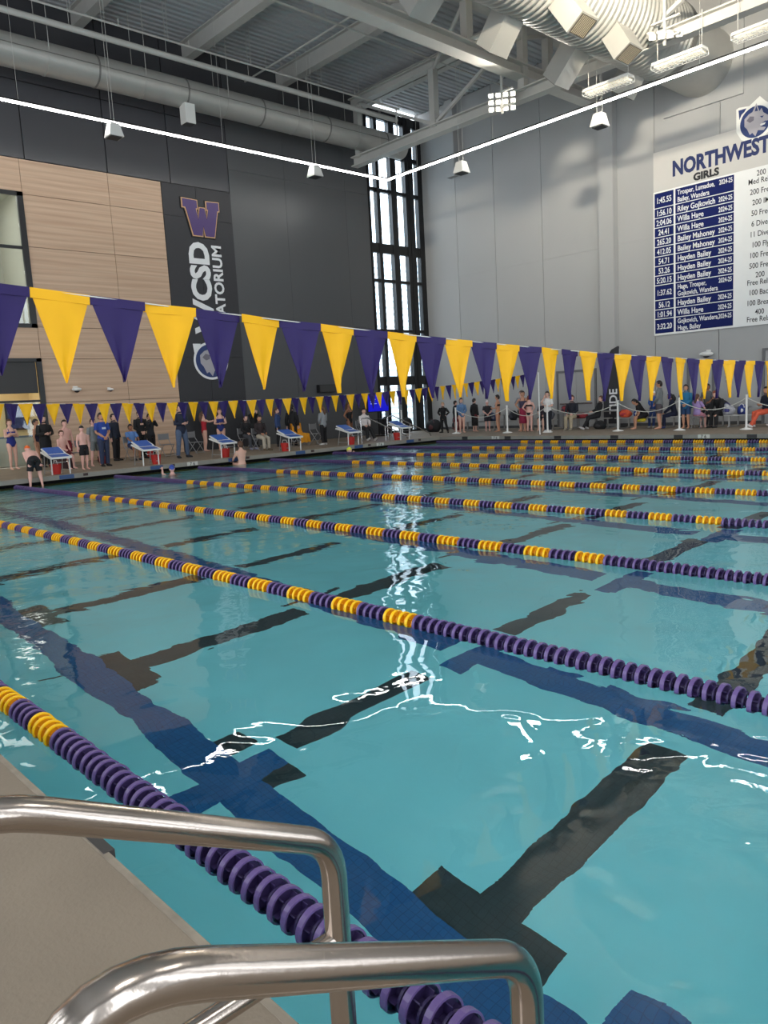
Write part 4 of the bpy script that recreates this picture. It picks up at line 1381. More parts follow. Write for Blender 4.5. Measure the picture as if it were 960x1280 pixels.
for args in (((6.35, 26.75, DECK+.44), (.42, .26, .22), (226, 92, 56), (180, 50, 60), 'orange red bag on the bleacher beside the banner'),
             ((6.95, 26.65, HS), (.22, .2, .26), (34, 66, 140), (220, 220, 220), 'blue bag on the bleacher beside the orange one'),
             ((7.35, 26.5, HS), (.17, .16, .17), (214, 210, 206), (180, 90, 80), 'white round bag on the bleacher behind the crouching girl'),
             ((7.22, 26.4, DECK+.26), (.24, .18, .12), (226, 200, 40), (180, 180, 60), 'small yellow bundle below the white bag'),
             ((10.45, 26.62, HS), (.34, .24, .3), (176, 176, 182), (60, 60, 120), 'grey patterned backpack on the bleacher end'),
             ((10.85, 26.9, HS), (.22, .2, .26), (36, 54, 130), (220, 220, 220), 'small navy backpack beside the grey one'),
             ((4.15, 27.0, HS), (.5, .25, .16), (150, 40, 48), (60, 30, 34), 'long dark red bag beside the man in khaki'),
             ((5.3, 26.6, DECK), (.42, .3, .24), (22, 22, 24), (50, 50, 52), 'black bag on the deck before the feather banner'),
             ((-.25, 26.7, HS), (.4, .26, .28), (46, 60, 92), (120, 120, 130), 'blue grey bag on the bleacher behind the robed swimmer'),
             ((.7, 26.9, HS), (.34, .26, .3), (26, 28, 36), (60, 60, 70), 'black backpack on the bleacher behind the bikini swimmer'),
             ((2.7, 26.75, HS), (.36, .26, .26), (90, 92, 100), (180, 60, 60), 'grey bag on the bleacher behind the white shirted woman'),
             ((3.05, 27.5, HS+.26), (.3, .22, .2), (160, 50, 54), (60, 60, 70), 'red bag on the upper plank near the doors'),
             ((8.7, 27.35, HS+.26), (.3, .22, .26), (40, 120, 140), (30, 40, 60), 'teal bag on the upper plank behind the seated group'),
             ((9.9, 27.4, HS+.26), (.35, .22, .2), (34, 34, 40), (80, 80, 90), 'black bag on the upper plank under the record board')):
    bag(*args, seed=len(args[4]) % 11)
# ================================================================== PEOPLE
SKINS = {'light': (222, 176, 156), 'pink': (228, 178, 164), 'tan': (198, 146, 118), 'brown': (150, 102, 76)}
HAIRS = {'dark': (40, 28, 24), 'brown': (92, 62, 42), 'blond': (176, 136, 92), 'black': (22, 20, 22), 'red': (128, 62, 36)}


def fabric(rgb):
    return mat('cloth_%d_%d_%d' % rgb, rgb, .8, var=.18, scale=11)


ARMS = {  # elbow, wrist, hand direction, for the right arm (+x), unit height, standing frame
    'down': ((.138, .012, .63), (.145, -.018, .487), (0, -.1, -1)),
    'crossed': ((.135, -.035, .655), (-.01, -.10, .705), (-1, 0, .15)),
    'clasp': ((.138, -.012, .645), (.035, -.095, .555), (-.7, -.3, -.5)),
    'hold': ((.135, -.02, .645), (.05, -.135, .64), (-.5, -.8, .2)),
    'face': ((.13, -.085, .72), (.045, -.105, .845), (-.4, 0, .9)),
    'hips': ((.195, .035, .665), (.105, -.005, .575), (-.6, -.3, -.5)),
    'forward': ((.125, -.11, .735), (.10, -.235, .75), (-.2, -1, .1)),
    'up': ((.16, -.03, .92), (.09, -.02, 1.03), (0, 0, 1)),
    'lap': ((.135, -.03, .655), (.065, -.145, .575), (-.3, -1, -.2)),
    'knees': ((.13, -.10, .66), (.08, -.22, .60), (0, -1, -.3)),
    'hang': ((.115, -.02, .62), (.10, -.06, .475), (0, -.2, -1)),
    'reach': ((.17, -.10, .84), (.16, -.22, .92), (0, -.9, .4)),
    'back': ((.14, .05, .64), (.04, .075, .55), (-.8, .2, -.4)),
}
LEGS = {  # knee, ankle, toe direction
    'stand': ((.055, -.012, .285), (.056, .012, .045), (.1, -1, 0)),
    'wide': ((.085, -.012, .285), (.105, .012, .045), (.2, -1, 0)),
    'sit': ((.065, -.235, .285), (.062, -.235, .045), (.1, -1, 0)),
    'sitout': ((.06, -.235, .275), (.06, -.38, .045), (0, -.9, .5)),
    'tuck': ((.06, -.22, .30), (.05, -.14, .045), (0, -1, 0)),
    'dangle': ((.06, -.235, .24), (.06, -.20, .0), (0, -.6, -.8)),
    'kick': ((.12, -.06, .285), (.20, -.10, .045), (.6, -1, 0)),
}


class Body:
    def __init__(s, H, pel, lean, bend=None, twist=0.0):
        s.H = H; s.pel = pel; s.lean = lean

    def T(s, p):
        """standing-frame torso point -> posed point (local metres)"""
        x, y, z = p; z -= .53
        a = s.lean
        y2 = y*cos(a) - z*sin(a); z2 = z*cos(a)+y*sin(a)
        return Vector((x*s.H, y2*s.H, (z2+s.pel)*s.H))

    def G(s, p):
        return Vector((p[0]*s.H, p[1]*s.H, p[2]*s.H))


def rings(q, rows_, tf, m, seg=14):
    vs = []; fs = []
    for (x, y, z, a, b_) in rows_:
        for k in range(seg):
            t = 2*pi*k/seg
            vs.append(tf((x+a*cos(t), y+b_*sin(t), z)))
    n = len(rows_)
    for i in range(n-1):
        for k in range(seg):
            k2 = (k+1) % seg; fs.append((i*seg+k, i*seg+k2, (i+1)*seg+k2, (i+1)*seg+k))
    fs.append(tuple(range(seg))[::-1]); fs.append(tuple((n-1)*seg+k for k in range(seg)))
    q.add(vs, fs, m, True)


TORSO = [(.455, .060, .052), (.49, .088, .062), (.53, .095, .066), (.57, .086, .060), (.61, .076, .054), (.66, .083, .057), (.72, .096, .063), (.76, .101, .062), (.79, .100, .055), (.815, .082, .046), (.835, .050, .038), (.86, .034, .034), (.885, .032, .034)]


def torso_rows(z0, z1, inf=0.0, fem=0.0, belly=0.0):
    out = []
    for z, a, b_ in TORSO:
        if z0-1e-4 <= z <= z1+1e-4:
            aa = a*(1-(.05 if .6 < z < .8 else 0)*fem)
            bb = b_*(1+(.35*belly if .53 < z < .7 else 0)); yo = -.01*belly if .53 < z < .7 else 0
            if fem and .69 < z < .77:
                bb *= 1.13; yo -= .008
            out.append((0, yo, z, aa+inf, bb+inf))
    return out


def person(lab, X, Y, rz, H, arms='down', legs='stand', skin='light', hair='dark', hairlen=0, cap=None, top=None, topcol=(20, 20, 22),
           bottom=None, botcol=(20, 20, 22), shoes=None, lean=0.0, seat=None, ground=DECK, armr=None, fem=0, belly=0, headturn=0.0, headtilt=0.0, group=None, z_off=0.0, print_=None):
    root = empty('person', (X, Y, ground+z_off), rz)
    tag(root, lab, 'person', group)
    pel = .53 if seat is None else seat/H+.072
    B = Body(H, pel, lean); T, G = B.T, B.G
    SK = mat('skin_'+skin, SKINS[skin], .55, var=.08, scale=8, spec=.35)
    HR = mat('hair_'+hair, HAIRS[hair], .6, var=.3, scale=30)
    arm_l, arm_r = arms, (armr or arms)
    # --- skeleton points
    A = {}
    for s, nm in ((-1, arm_l), (1, arm_r)):
        e, w, h = ARMS[nm]
        sh = T((s*.100, 0, .792)); el = T((s*e[0], e[1], e[2])); wr = T((s*w[0], w[1], w[2]))
        hd = (T((s*(w[0]+h[0]*.1), w[1]+h[1]*.1, w[2]+h[2]*.1))-wr).normalized()
        A[s] = (sh, el, wr, hd)
    Lg = {}
    k_, a_, t_ = LEGS[legs]
    for s in (-1, 1):
        kk, aa = k_, a_
        if legs == 'kick' and s < 0:
            kk, aa = LEGS['stand'][0], LEGS['stand'][1]
        if legs == 'sitout' and s < 0:
            kk, aa = LEGS['sit'][0], LEGS['sit'][1]
        dz = 0.0
        hip = G((s*.052, 0, pel-.015))
        kn = G((s*kk[0], kk[1], kk[2] if seat is None else min(kk[2], pel+.01)))
        an = G((s*aa[0], aa[1], aa[2]))
        Lg[s] = (hip, kn, an, Vector((s*t_[0], t_[1], t_[2])).normalized())
    # --- body, remeshed to one continuous skin
    q = MB()
    rings(q, torso_rows(.455, .885, fem=fem, belly=belly), T, SK)
    for s in (-1, 1):
        sh, el, wr, hd = A[s]
        m1 = sh.lerp(el, .5); m2 = el.lerp(wr, .35)
        q.tube([sh-(el-sh)*.10, sh, m1, el, m2, wr, wr+hd*.02*H], .03, SK, 10, radii=[.030*H, .033*H, .028*H, .0225*H, .0235*H, .0165*H, .018*H])
        # palm
        q.tube([wr, wr+hd*.020*H, wr+hd*.050*H], .02, SK, 8, radii=[.016*H, .021*H, .019*H], sq=(1.0, .62))
        hip, kn, an, td = Lg[s]
        q.tube([hip+(hip-kn).normalized()*.01*H, hip.lerp(kn, .12), hip.lerp(kn, .45), kn, kn.lerp(an, .28), kn.lerp(an, .75), an, an-Vector((0, 0, .02*H))], .05, SK, 12,
               radii=[.052*H, .056*H, .047*H, .034*H, .036*H, .023*H, .021*H, .022*H])
        q.tube([an+Vector((0, .022*H, -.024*H)), an+Vector((0, 0, -.02*H))+td*.01*H, an+td*.06*H-Vector((0, 0, .030*H)), an+td*.108*H-Vector((0, 0, .036*H))], .02, SK, 8, radii=[.018*H, .024*H, .021*H, .012*H])
    me = q.mesh('body'); ob = bpy.data.objects.new('body', me); COL.objects.link(ob)
    md = ob.modifiers.new('r', 'REMESH'); md.mode = 'VOXEL'; md.voxel_size = .021; md.use_smooth_shade = True
    dg = bpy.context.evaluated_depsgraph_get(); ev = ob.evaluated_get(dg)
    bmx = bmesh.new(); tmp = ev.to_mesh(); bmx.from_mesh(tmp); ev.to_mesh_clear()
    bmesh.ops.smooth_vert(bmx, verts=bmx.verts, factor=.5, use_axis_x=True, use_axis_y=True, use_axis_z=True)
    COL.objects.unlink(ob); bpy.data.objects.remove(ob)
    vs = [v.co.copy() for v in bmx.verts]; fs = [tuple(v.index for v in f.verts) for f in bmx.faces]; bmx.free()
    q = MB(); q.add(vs, fs, SK, True)
    # fingers, rooted in the palms
    for s in (-1, 1):
        sh, el, wr, hd = A[s]
        fo = (wr-el).normalized(); sd = hd.cross(Vector((0, 1, .2))).normalized()
        if sd.length < .5:
            sd = Vector((1, 0, 0))
        nrm = sd.cross(hd).normalized()
        for k, ln in enumerate((.036, .042, .040, .031)):
            r0 = wr+hd*.046*H+sd*((k-1.5)*.0105*H)
            q.tube([r0-hd*.01*H, r0+hd*ln*.5*H, r0+hd*ln*.85*H+nrm*.008*H], .005, SK, 5, radii=[.0058*H, .0055*H, .0042*H])
        r0 = wr+hd*.018*H-sd*.016*H
        q.tube([r0, r0+hd*.018*H-sd*.016*H, r0+hd*.038*H-sd*.018*H], .006, SK, 5, radii=[.007*H, .0062*H, .005*H])
    # head
    hc = T((0, -.004, .935))
    RH = Matrix.Translation(hc) @ Matrix.Rotation(headturn, 4, 'Z') @ Matrix.Rotation(lean*.55+headtilt, 4, 'X')
    hv = MB(); hv.ball((0, 0, 0), 1, 1, 1, SK, 16, 12)
    vv = []
    for (x, y, z) in hv.v:
        w = .050*(1-.22*max(0, -z)**1.3); d = .060
        yy = y*d - (.006 if z < -.3 and y < 0 else 0)
        if y < 0 and z < .2:
            yy *= .96
        g_ = math.exp(-((x/.16)**2+((z+.10)/.20)**2)) if y < 0 else 0
        yy -= .014*g_
        ee = math.exp(-((abs(x)-.36)**2/.03+((z-.10)**2)/.02)) if y < 0 else 0
        yy += .006*ee
        vv.append(RH @ (Vector((x*w, yy, z*.071))*H))
    q.add(vv, hv.f, SK, True)
    EYE = mat('eye_dark', (44, 32, 30), .4); LIP = mat('lip_rose', (170, 96, 90), .5)
    for s in (-1, 1):
        q.ball((0, 0, 0), .0065*H, .004*H, .004*H, EYE, 8, 5, RH @ Matrix.Translation(Vector((s*.019, -.0495, .008))*H))
        q.ball((0, 0, 0), .006*H, .011*H, .016*H, SK, 8, 6, RH @ Matrix.Translation(Vector((s*.050, .004, -.004))*H))
    q.ball((0, 0, 0), .013*H, .004*H, .004*H, LIP, 8, 5, RH @ Matrix.Translation(Vector((0, -.053, -.031))*H))
    q.build('body', root)
    # hair or cap
    hq = MB(); hq.ball((0, 0, 0), 1, 1, 1, HR if cap is None else fabric(cap), 18, 14)
    cm = HR if cap is None else mat('swim_cap_%d_%d_%d' % cap, cap, .35)
    keep = []
    for f in hq.f:
        c = Vector((0, 0, 0))
        for i in f:
            c += Vector(hq.v[i])
        c /= len(f)
        if cap is not None:
            ok = c.z > .12-.30*max(0, c.y)
        else:
            ok = c.z > (.42 if c.y < -.35 else (-.05 if c.y < .25 else -.55))
        if ok:
            keep.append(f)
    g = .0 if cap is not None else .004
    vs = [RH @ (Vector((x*(.055+g), y*(.065+g)+.001, z*(.0765+g)))*H) for x, y, z in hq.v]
    q = MB(); q.add(vs, keep, cm, True)
    if cap is None and hairlen:
        # long hair falling down the back
        p0 = RH @ (Vector((0, .045, .0))*H); dn = T((0, .07, .86-hairlen*.13))
        q.tube([p0+Vector((0, 0, .03*H)), p0.lerp(dn, .35)+Vector((0, .01*H, 0)), p0.lerp(dn, .75), dn], .03, HR, 10, radii=[.036*H, .047*H, .040*H, .014*H], sq=(1.15, .6))
    q.build('swim_cap' if cap is not None else 'hair', root)
    # clothes
    if top:
        TM = fabric(topcol); q = MB()
        if top in ('tee', 'long', 'robe'):
            z0 = .455 if top != 'robe' else .455
            rings(q, torso_rows(.49 if top == 'tee' else .455, .835, .0115, fem, belly), T, TM)
            for s in (-1, 1):
                sh, el, wr, hd = A[s]
                if top == 'tee':
                    q.tube([sh-(el-sh)*.12, sh, sh.lerp(el, .55), sh.lerp(el, .75)], .04, TM, 12, radii=[.038*H, .044*H, .040*H, .041*H])
                else:
                    k = 1.25 if top == 'robe' else 1.0
                    q.tube([sh-(el-sh)*.12, sh, sh.lerp(el, .6), el, el.lerp(wr, .5), el.lerp(wr, .96)], .04, TM, 12, radii=[.038*H, .044*H, .038*H*k, .034*H*k, .031*H*k, .027*H*k])
            if top in ('long', 'robe'):
                q.tube([T((0, .004, .835)), T((0, .010, .862))], .05, TM, 12, radii=[.052*H, .042*H])
            if top == 'robe':
                if seat is None:
                    rings(q, [(0, .0, .18, .125, .085), (0, 0, .35, .118, .082), (0, 0, .50, .108, .078), (0, 0, .56, .098, .07)], lambda p: G(p), TM)
            nm = {'tee': 'shirt', 'long': 'jacket', 'robe': 'robe'}[top]
        elif top == 'swim':
            rings(q, torso_rows(.455, .76, .004, fem), T, TM)
            for s in (-1, 1):
                q.tube([T((s*.055, -.058, .755)), T((s*.052, -.03, .815)), T((s*.045, .03, .812)), T((s*.02, .058, .75))], .008*H, TM, 6)
            nm = 'swimsuit'
        elif top == 'bikini':
            rings(q, torso_rows(.455, .53, .004, fem), T, TM)
            rings(q, [(0, -.004, .70, .095, .068), (0, -.006, .725, .101, .074), (0, -.004, .75, .100, .068)], T, TM)
            nm = 'swimsuit'
        q.build(nm, root)
        if print_:
            q = MB(); c_l = print_
            q.prism([(-.035, .70), (.035, .70), (.035, .735), (-.035, .735)], lambda u, v, d: T((u, d, v)), -.079-.012*belly, -.070, fabric(c_l)); q.build('chest_print', root)
    if bottom:
        BM = fabric(botcol); q = MB()
        if bottom in ('pants', 'shorts', 'trunks'):
            hi = .57
            rings(q, torso_rows(.455, hi, .0075), T, BM)
            for s in (-1, 1):
                hip, kn, an, td = Lg[s]
                if bottom == 'pants':
                    q.tube([hip+(hip-kn).normalized()*.012*H, hip.lerp(kn, .12), hip.lerp(kn, .5), kn, kn.lerp(an, .4), kn.lerp(an, .97)], .06, BM, 12, radii=[.058*H, .064*H, .056*H, .044*H, .042*H, .036*H])
                else:
                    q.tube([hip+(hip-kn).normalized()*.012*H, hip.lerp(kn, .12), hip.lerp(kn, .5), hip.lerp(kn, .82 if bottom == 'shorts' else .62)], .06, BM, 12, radii=[.058*H, .065*H, .061*H, .058*H])
            nm = {'pants': 'trousers', 'shorts': 'shorts', 'trunks': 'swim_trunks'}[bottom]
        elif bottom == 'skirt':
            rings(q, [(0, 0, .20, .105, .080), (0, 0, .35, .104, .082), (0, 0, .50, .102, .078), (0, 0, .58, .088, .066)], G, BM); nm = 'towel_wrap'
        elif bottom == 'brief':
            rings(q, torso_rows(.455, .55, .005), T, BM); nm = 'swim_brief'
        q.build(nm, root)
    if shoes:
        SM = fabric(shoes)
        for s in (-1, 1):
            hip, kn, an, td = Lg[s]
            q = MB()
            b0 = len(q.v)
            q.tube([an+Vector((0, 0, -.022*H))-td*.026*H, an-Vector((0, 0, .018*H)), an+td*.06*H-Vector((0, 0, .026*H)), an+td*.118*H-Vector((0, 0, .031*H))], .03, SM, 10, radii=[.022*H, .029*H, .025*H, .014*H])
            q.build('shoe', root)
    return root


PI2 = pi/2
BLK = (20, 20, 23)
NVY = (28, 36, 84)
# ---------- starting deck, from the wood cladding to the corner window
person('girl in navy swimsuit with arms crossed before the foyer opening', -4.86, 7.16, PI2+.2, 1.66, 'crossed', skin='light', hair='brown', top='swim', topcol=(30, 44, 124), fem=1)
person('bare shouldered swimmer standing behind the woman in black', -5.3, 8.15, PI2+.9, 1.62, 'down', skin='tan', hair='dark', top='swim', topcol=(30, 32, 60), fem=1)
person('woman in loose black top reading a paper behind the first block', -4.47, 8.12, PI2+.1, 1.74, 'hold', hair='black', hairlen=1, top='robe', topcol=(18, 18, 20), bottom='pants', botcol=BLK, shoes=(30, 30, 32), fem=1, skin='light')
person('swimmer in orange cap and black shorts bending over at the pool edge', 0.13, 6.12, -PI2-.1, 1.52, 'hang', 'wide', skin='pink', cap=(236, 108, 40), bottom='shorts', botcol=(20, 22, 26), lean=radians(62), ground=-0.065)
person('bare chested boy in dark red shorts with a hand at his face', -3.3, 8.37, PI2, 1.54, 'face', skin='pink', hair='dark', bottom='shorts', botcol=(128, 30, 40), armr='down')
person('pale legged child sitting behind the first starting block', -2.62, 7.98, PI2+.3, 1.42, 'lap', 'sit', skin='pink', hair='brown', seat=.45, bottom='shorts', botcol=(96, 26, 36))
bx = tag(empty('gear_box', (-2.66, 7.98, DECK)), 'dark storage box under the sitting child', 'box')
q = MB(); q.box(-.24, .24, -.24, .24, 0, .40, mat('box_dark', (54, 30, 34), .6)); q.build('box_body', bx); q = MB(); q.box(-.26, .26, -.26, .26, .40, .44, mat('box_lid', (72, 40, 44), .6)); q.build('lid', bx)
person('bare chested boy in black cap and black shorts at the deck edge', -1.27, 8.10, PI2+.15, 1.34, 'down', skin='pink', cap=(24, 24, 26), bottom='shorts', botcol=(18, 18, 22))
person('boy in grey printed tee with bare legs beside the blue polo', -2.5, 8.98, PI2+.2, 1.54, 'down', 'wide', skin='pink', hair='brown', top='tee', topcol=(132, 136, 136), bottom='shorts', botcol=(120, 124, 124), print_=(80, 84, 90))
person('official in royal blue polo and navy trousers with folded hands', -1.92, 9.02, PI2+.1, 1.70, 'clasp', 'stand', skin='tan', hair='dark', top='tee', topcol=(36, 66, 150), bottom='pants', botcol=(44, 54, 82), shoes=(28, 28, 32), belly=.4, print_=(214, 222, 236))
person('coach in black and blue zip jacket looking up', -4.45, 10.55, PI2+.5, 1.66, 'down', 'stand', skin='light', hair='dark', top='long', topcol=(24, 32, 50), bottom='pants', botcol=(26, 24, 28), shoes=(26, 26, 28), headtilt=-.25)
person('seated boy in light blue shirt on a folding chair', -3.9, 10.9, PI2, 1.5, 'knees', 'sit', skin='brown', hair='black', seat=.45, top='tee', topcol=(92, 132, 190), bottom='shorts', botcol=(40, 50, 90), shoes=(60, 60, 64))
person('man in open black robe with clasped hands by the second block', -4.34, 11.5, PI2, 1.74, 'clasp', 'stand', skin='light', hair='brown', top='long', topcol=(16, 16, 18), bottom='pants', botcol=(20, 20, 22), print_=(214, 170, 150), shoes=(24, 24, 26))
person('swimmer standing behind the robed man beside the wood cladding', -5.2, 12.3, PI2+.3, 1.6, 'face', 'stand', skin='tan', hair='dark', top='long', topcol=(30, 32, 38), bottom='pants', botcol=(24, 24, 30), shoes=(24, 24, 26))
person('man in navy jacket and blue jeans looking at his phone', -2.47, 12.10, PI2+.1, 1.86, 'hold', 'wide', skin='light', hair='dark', top='long', topcol=(30, 38, 60), bottom='pants', botcol=(82, 98, 124), shoes=(44, 46, 52))
person('girl in red swimsuit reaching out to another swimmer', -5.3, 14.65, pi-.25, 1.58, 'forward', 'stand', skin='light', hair='brown', hairlen=1, top='swim', topcol=(178, 34, 48), fem=1)
person('girl in navy swimsuit facing the girl in red', -4.78, 15.1, PI2-.5, 1.66, 'hold', 'stand', skin='light', hair='brown', top='swim', topcol=(32, 44, 112), fem=1)
person('seated woman in black jacket and white top with grey trousers', -3.66, 15.56, PI2, 1.66, 'lap', 'sit', skin='light', hair='dark', hairlen=.8, seat=.45, top='long', topcol=(22, 22, 26), bottom='pants', botcol=(70, 72, 78), shoes=(150, 150, 170), fem=1, print_=(214, 214, 214))
person('person in black raising a camera against the charcoal wall', -4.9, 16.75, PI2, 1.66, 'face', 'stand', skin='light', hair='brown', top='long', topcol=(16, 16, 18), bottom='pants', botcol=(20, 20, 22), shoes=(24, 24, 24))
person('seated person in dark patterned sweater and pale trousers', -2.28, 15.27, PI2, 1.6, 'lap', 'sit', skin='tan', hair='black', seat=.45, top='long', topcol=(44, 34, 36), bottom='pants', botcol=(186, 176, 158), shoes=(112, 96, 76), fem=1, print_=(140, 96, 70))
person('woman in open denim jacket and white top by the charcoal wall', -3.62, 17.05, PI2+.7, 1.56, 'down', 'stand', skin='light', hair='brown', hairlen=1, top='long', topcol=(46, 68, 112), bottom='pants', botcol=(22, 22, 26), shoes=(40, 40, 40), fem=1, print_=(222, 222, 222))
person('person in black hoodie turned to the woman in denim', -3.4, 17.62, -.9-PI2, 1.66, 'down', 'stand', skin='light', hair='black', hairlen=.8, top='robe', topcol=(16, 16, 18), bottom='pants', botcol=(20, 20, 22), shoes=(24, 24, 24))
person('woman in grey hoodie, black trousers and white shoes', -1.92, 18.05, -PI2+.2, 1.54, 'clasp', 'stand', skin='light', hair='brown', hairlen=.7, top='long', topcol=(140, 144, 148), bottom='pants', botcol=(22, 22, 25), shoes=(212, 210, 206), fem=1)
person('tanned swimmer in black suit with hands on hips behind a block', -2.94, 20.3, PI2+.3, 1.62, 'hips', 'stand', skin='brown', hair='brown', hairlen=.6, top='swim', topcol=(20, 20, 24), fem=1)
person('seated timer in white shirt and black trousers', -1.97, 20.28, PI2-.2, 1.66, 'lap', 'sitout', skin='light', hair='dark', seat=.45, top='long', topcol=(222, 214, 212), bottom='pants', botcol=(22, 22, 26), shoes=(220, 218, 214))
person('dark haired swimmer sitting at the edge with bare back', 0.30, 12.72, -PI2, 1.62, 'knees', 'tuck', skin='light', hair='brown', bottom='brief', botcol=(26, 26, 40), seat=.30, ground=-.42)
# in the water
person('swimmer in blue cap reaching for the edge in the water', 1.1, 9.75, -PI2-.4, 1.6, 'down', 'stand', skin='pink', cap=(40, 70, 160), bottom='brief', botcol=(26, 30, 60), ground=-1.33, armr='reach')
person('swimmer in yellow green cap in the water by the edge', .75, 17.05, PI2+.5, 1.55, 'down', 'stand', skin='light', cap=(222, 226, 60), bottom='brief', botcol=(26, 30, 60), ground=-1.33, armr='face')
# ---------- far deck
person('swimmer in black warm up suit stepping a leg aside', -2.2, 25.4, .3, 1.40, 'hips', 'kick', skin='light', hair='blond', top='long', topcol=(18, 18, 20), bottom='pants', botcol=(18, 18, 20), shoes=(30, 30, 32), fem=1)
person('boy in black top and dark red shorts near the corner window', -2.05, 26.1, 2.7, 1.44, 'down', 'stand', skin='pink', hair='dark', top='long', topcol=(20, 20, 24), bottom='shorts', botcol=(120, 30, 40))
person('long haired girl in denim blue top with bare legs', -1.02, 25.35, 1.1, 1.54, 'clasp', 'stand', skin='light', hair='brown', hairlen=1.6, top='long', topcol=(92, 128, 170), bottom='brief', botcol=(60, 70, 90), fem=1)
person('swimmer seen from behind in long black robe with red hood', -.85, 26.05, pi-.2, 1.5, 'down', 'stand', skin='light', hair='dark', top='robe', topcol=(20, 18, 20), bottom='shorts', botcol=(100, 28, 36))
person('swimmer in white and red cap behind the robed one', -.3, 26.3, .8, 1.38, 'clasp', 'stand', skin='pink', cap=(214, 196, 196), top='tee', topcol=(40, 40, 44), bottom='shorts', botcol=(40, 36, 44))
person('swimmer in black bikini standing beside the second stanchion', .75, 25.75, -1.2, 1.60, 'hold', 'stand', skin='tan', hair='dark', top='bikini', topcol=(16, 16, 18), fem=1)
person('tall person in grey talking behind the pennant tip', 1.75, 26.15, .2, 1.72, 'hips', 'stand', skin='light', hair='brown', top='tee', topcol=(128, 134, 144), bottom='shorts', botcol=(24, 24, 26))
person('swimmer in patterned suit with crimson towel round the waist', 2.15, 25.7, .4, 1.70, 'hips', 'stand', skin='tan', hair='dark', top='swim', topcol=(66, 60, 84), bottom='skirt', botcol=(154, 36, 70), fem=1)
person('swimmer in black bikini seen from behind beside the crimson towel', 2.55, 25.6, pi+.1, 1.50, 'hips', 'stand', skin='pink', hair='red', top='bikini', topcol=(18, 18, 20), fem=1)
person('seated spectator in dark top left of the woman in white shirt', 2.62, 26.5, .3, 1.62, 'lap', 'sit', skin='light', hair='brown', seat=.44, top='tee', topcol=(60, 50, 60), bottom='shorts', botcol=(36, 36, 44), fem=1)
person('woman in white shirt and black trousers with phone to her face', 3.72, 25.25, .2, 1.62, 'face', 'stand', skin='light', hair='dark', top='tee', topcol=(228, 226, 224), bottom='pants', botcol=(22, 24, 34), shoes=(222, 222, 220), fem=1, armr='hold')
person('seated man in black jacket and khaki trousers by the grey doors', 4.0, 26.58, .2, 1.80, 'lap', 'sit', skin='pink', hair='brown', seat=.44, top='long', topcol=(24, 26, 38), bottom='pants', botcol=(178, 164, 138), shoes=(170, 160, 140), belly=.5)
person('person in black lounging with legs out before the feather banner', 5.0, 26.9, -.7, 1.66, 'lap', 'sitout', skin='light', hair='brown', seat=.44, top='long', topcol=(20, 20, 24), bottom='pants', botcol=(20, 20, 24), shoes=(206, 200, 196), lean=radians(-14))
person('dark curly haired girl crouching forward with bare legs', 7.35, 26.45, -.9, 1.56, 'knees', 'sit', skin='tan', hair='black', hairlen=.8, seat=.44, top='tee', topcol=(22, 20, 24), bottom='shorts', botcol=(26, 22, 28), lean=radians(38), fem=1)
person('tall boy in grey hoodie with bare legs standing side on', 8.1, 26.15, -1.3, 1.78, 'clasp', 'stand', skin='tan', hair='dark', top='long', topcol=(118, 122, 122), bottom='shorts', botcol=(78, 70, 76))
person('child in blue coat and white hat on the upper plank', 7.2, 27.42, .2, 1.30, 'lap', 'sit', skin='light', cap=(226, 226, 228), seat=.70, top='long', topcol=(34, 80, 150), bottom='pants', botcol=(40, 60, 110), shoes=(200, 200, 200))
person('dark haired person in navy sitting sideways behind the stanchion', 8.42, 26.7, -1.1, 1.60, 'knees', 'sit', skin='tan', hair='black', hairlen=.5, seat=.44, top='long', topcol=(24, 30, 54), bottom='pants', botcol=(24, 30, 60), shoes=(40, 60, 110), lean=radians(14))
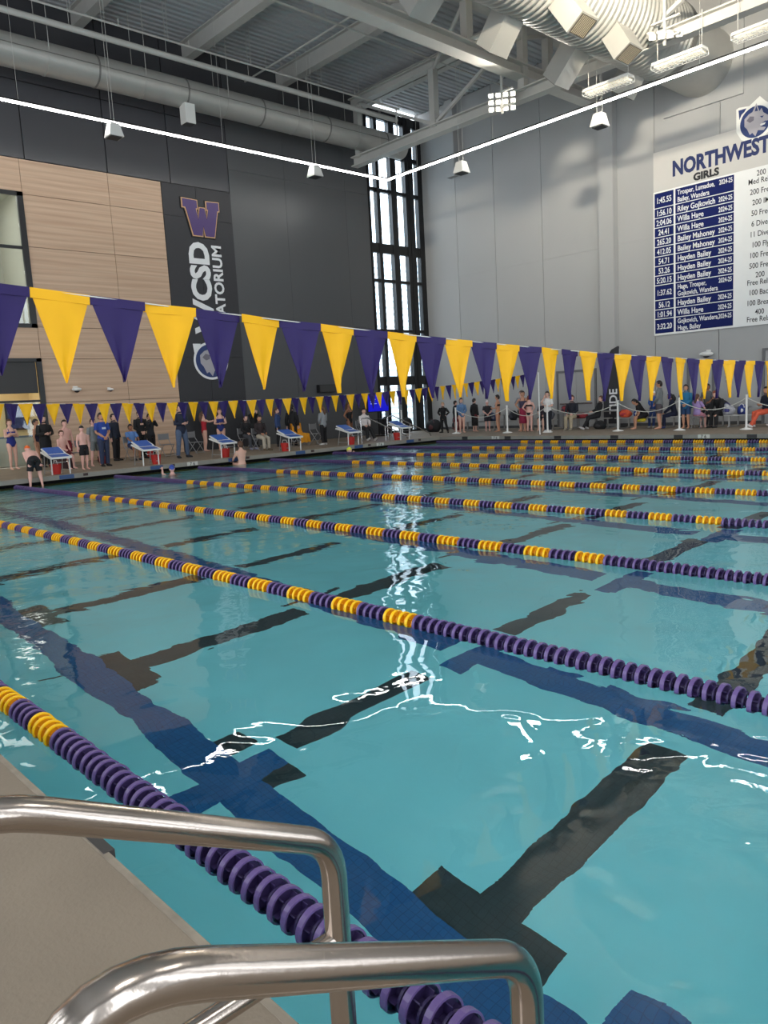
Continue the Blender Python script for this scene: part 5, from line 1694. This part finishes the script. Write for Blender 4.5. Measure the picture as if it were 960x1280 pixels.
person('dark haired person in red shirt on the upper plank', 8.5, 27.42, .3, 1.62, 'lap', 'sit', skin='tan', hair='black', seat=.70, top='tee', topcol=(150, 36, 50), bottom='pants', botcol=(30, 30, 40), shoes=(50, 50, 50))
person('person in patterned teal coat with bare legs near the stanchion', 9.1, 26.2, .1, 1.58, 'clasp', 'stand', skin='tan', hair='dark', top='long', topcol=(34, 110, 150), bottom='shorts', botcol=(30, 60, 100))
person('dark haired boy in grey tee on the upper plank', 9.35, 27.42, .1, 1.60, 'lap', 'sit', skin='brown', hair='black', seat=.70, top='tee', topcol=(92, 92, 96), bottom='pants', botcol=(40, 40, 44), shoes=(60, 60, 60))
person('girl in lavender tee and pink skirt seen from behind', 9.52, 26.2, pi-.2, 1.44, 'knees', 'sit', skin='pink', hair='brown', hairlen=.7, seat=.44, top='tee', topcol=(160, 136, 188), bottom='shorts', botcol=(196, 134, 146), fem=1)
st_ = tag(empty('folding_stool', (9.52, 26.2, DECK)), 'small grey stool under the girl in lavender', 'stool')
q = MB(); q.box(-.18, .18, -.16, .16, .40, .435, CHS); q.build('seat', st_)
for s in (-1, 1):
    q = MB(); q.tube([(s*.16, -.14, 0), (s*.16, .14, .4)], .012, CHG, 6); q.build('leg', st_)
    q = MB(); q.tube([(s*.14, .14, 0), (s*.14, -.14, .4)], .012, CHG, 6); q.build('leg', st_)
person('brown haired person hunched forward in a big black hoodie', 10.18, 26.72, -.3, 1.74, 'knees', 'sit', skin='light', hair='red', seat=.44, top='robe', topcol=(16, 16, 18), bottom='pants', botcol=(18, 18, 20), shoes=(40, 40, 40), lean=radians(26))
person('person in black and blue hoodie with orange trousers', 11.75, 26.68, -.6, 1.70, 'hold', 'sitout', skin='tan', hair='black', seat=.44, top='long', topcol=(20, 26, 46), bottom='pants', botcol=(222, 96, 66), shoes=(222, 216, 212))
person('bare legged girl in dark top at the right frame edge', 12.45, 26.62, -.7, 1.60, 'knees', 'sitout', skin='pink', hair='dark', hairlen=.6, seat=.44, top='tee', topcol=(26, 26, 34), bottom='shorts', botcol=(30, 30, 40), shoes=(214, 206, 204), lean=radians(12), fem=1)
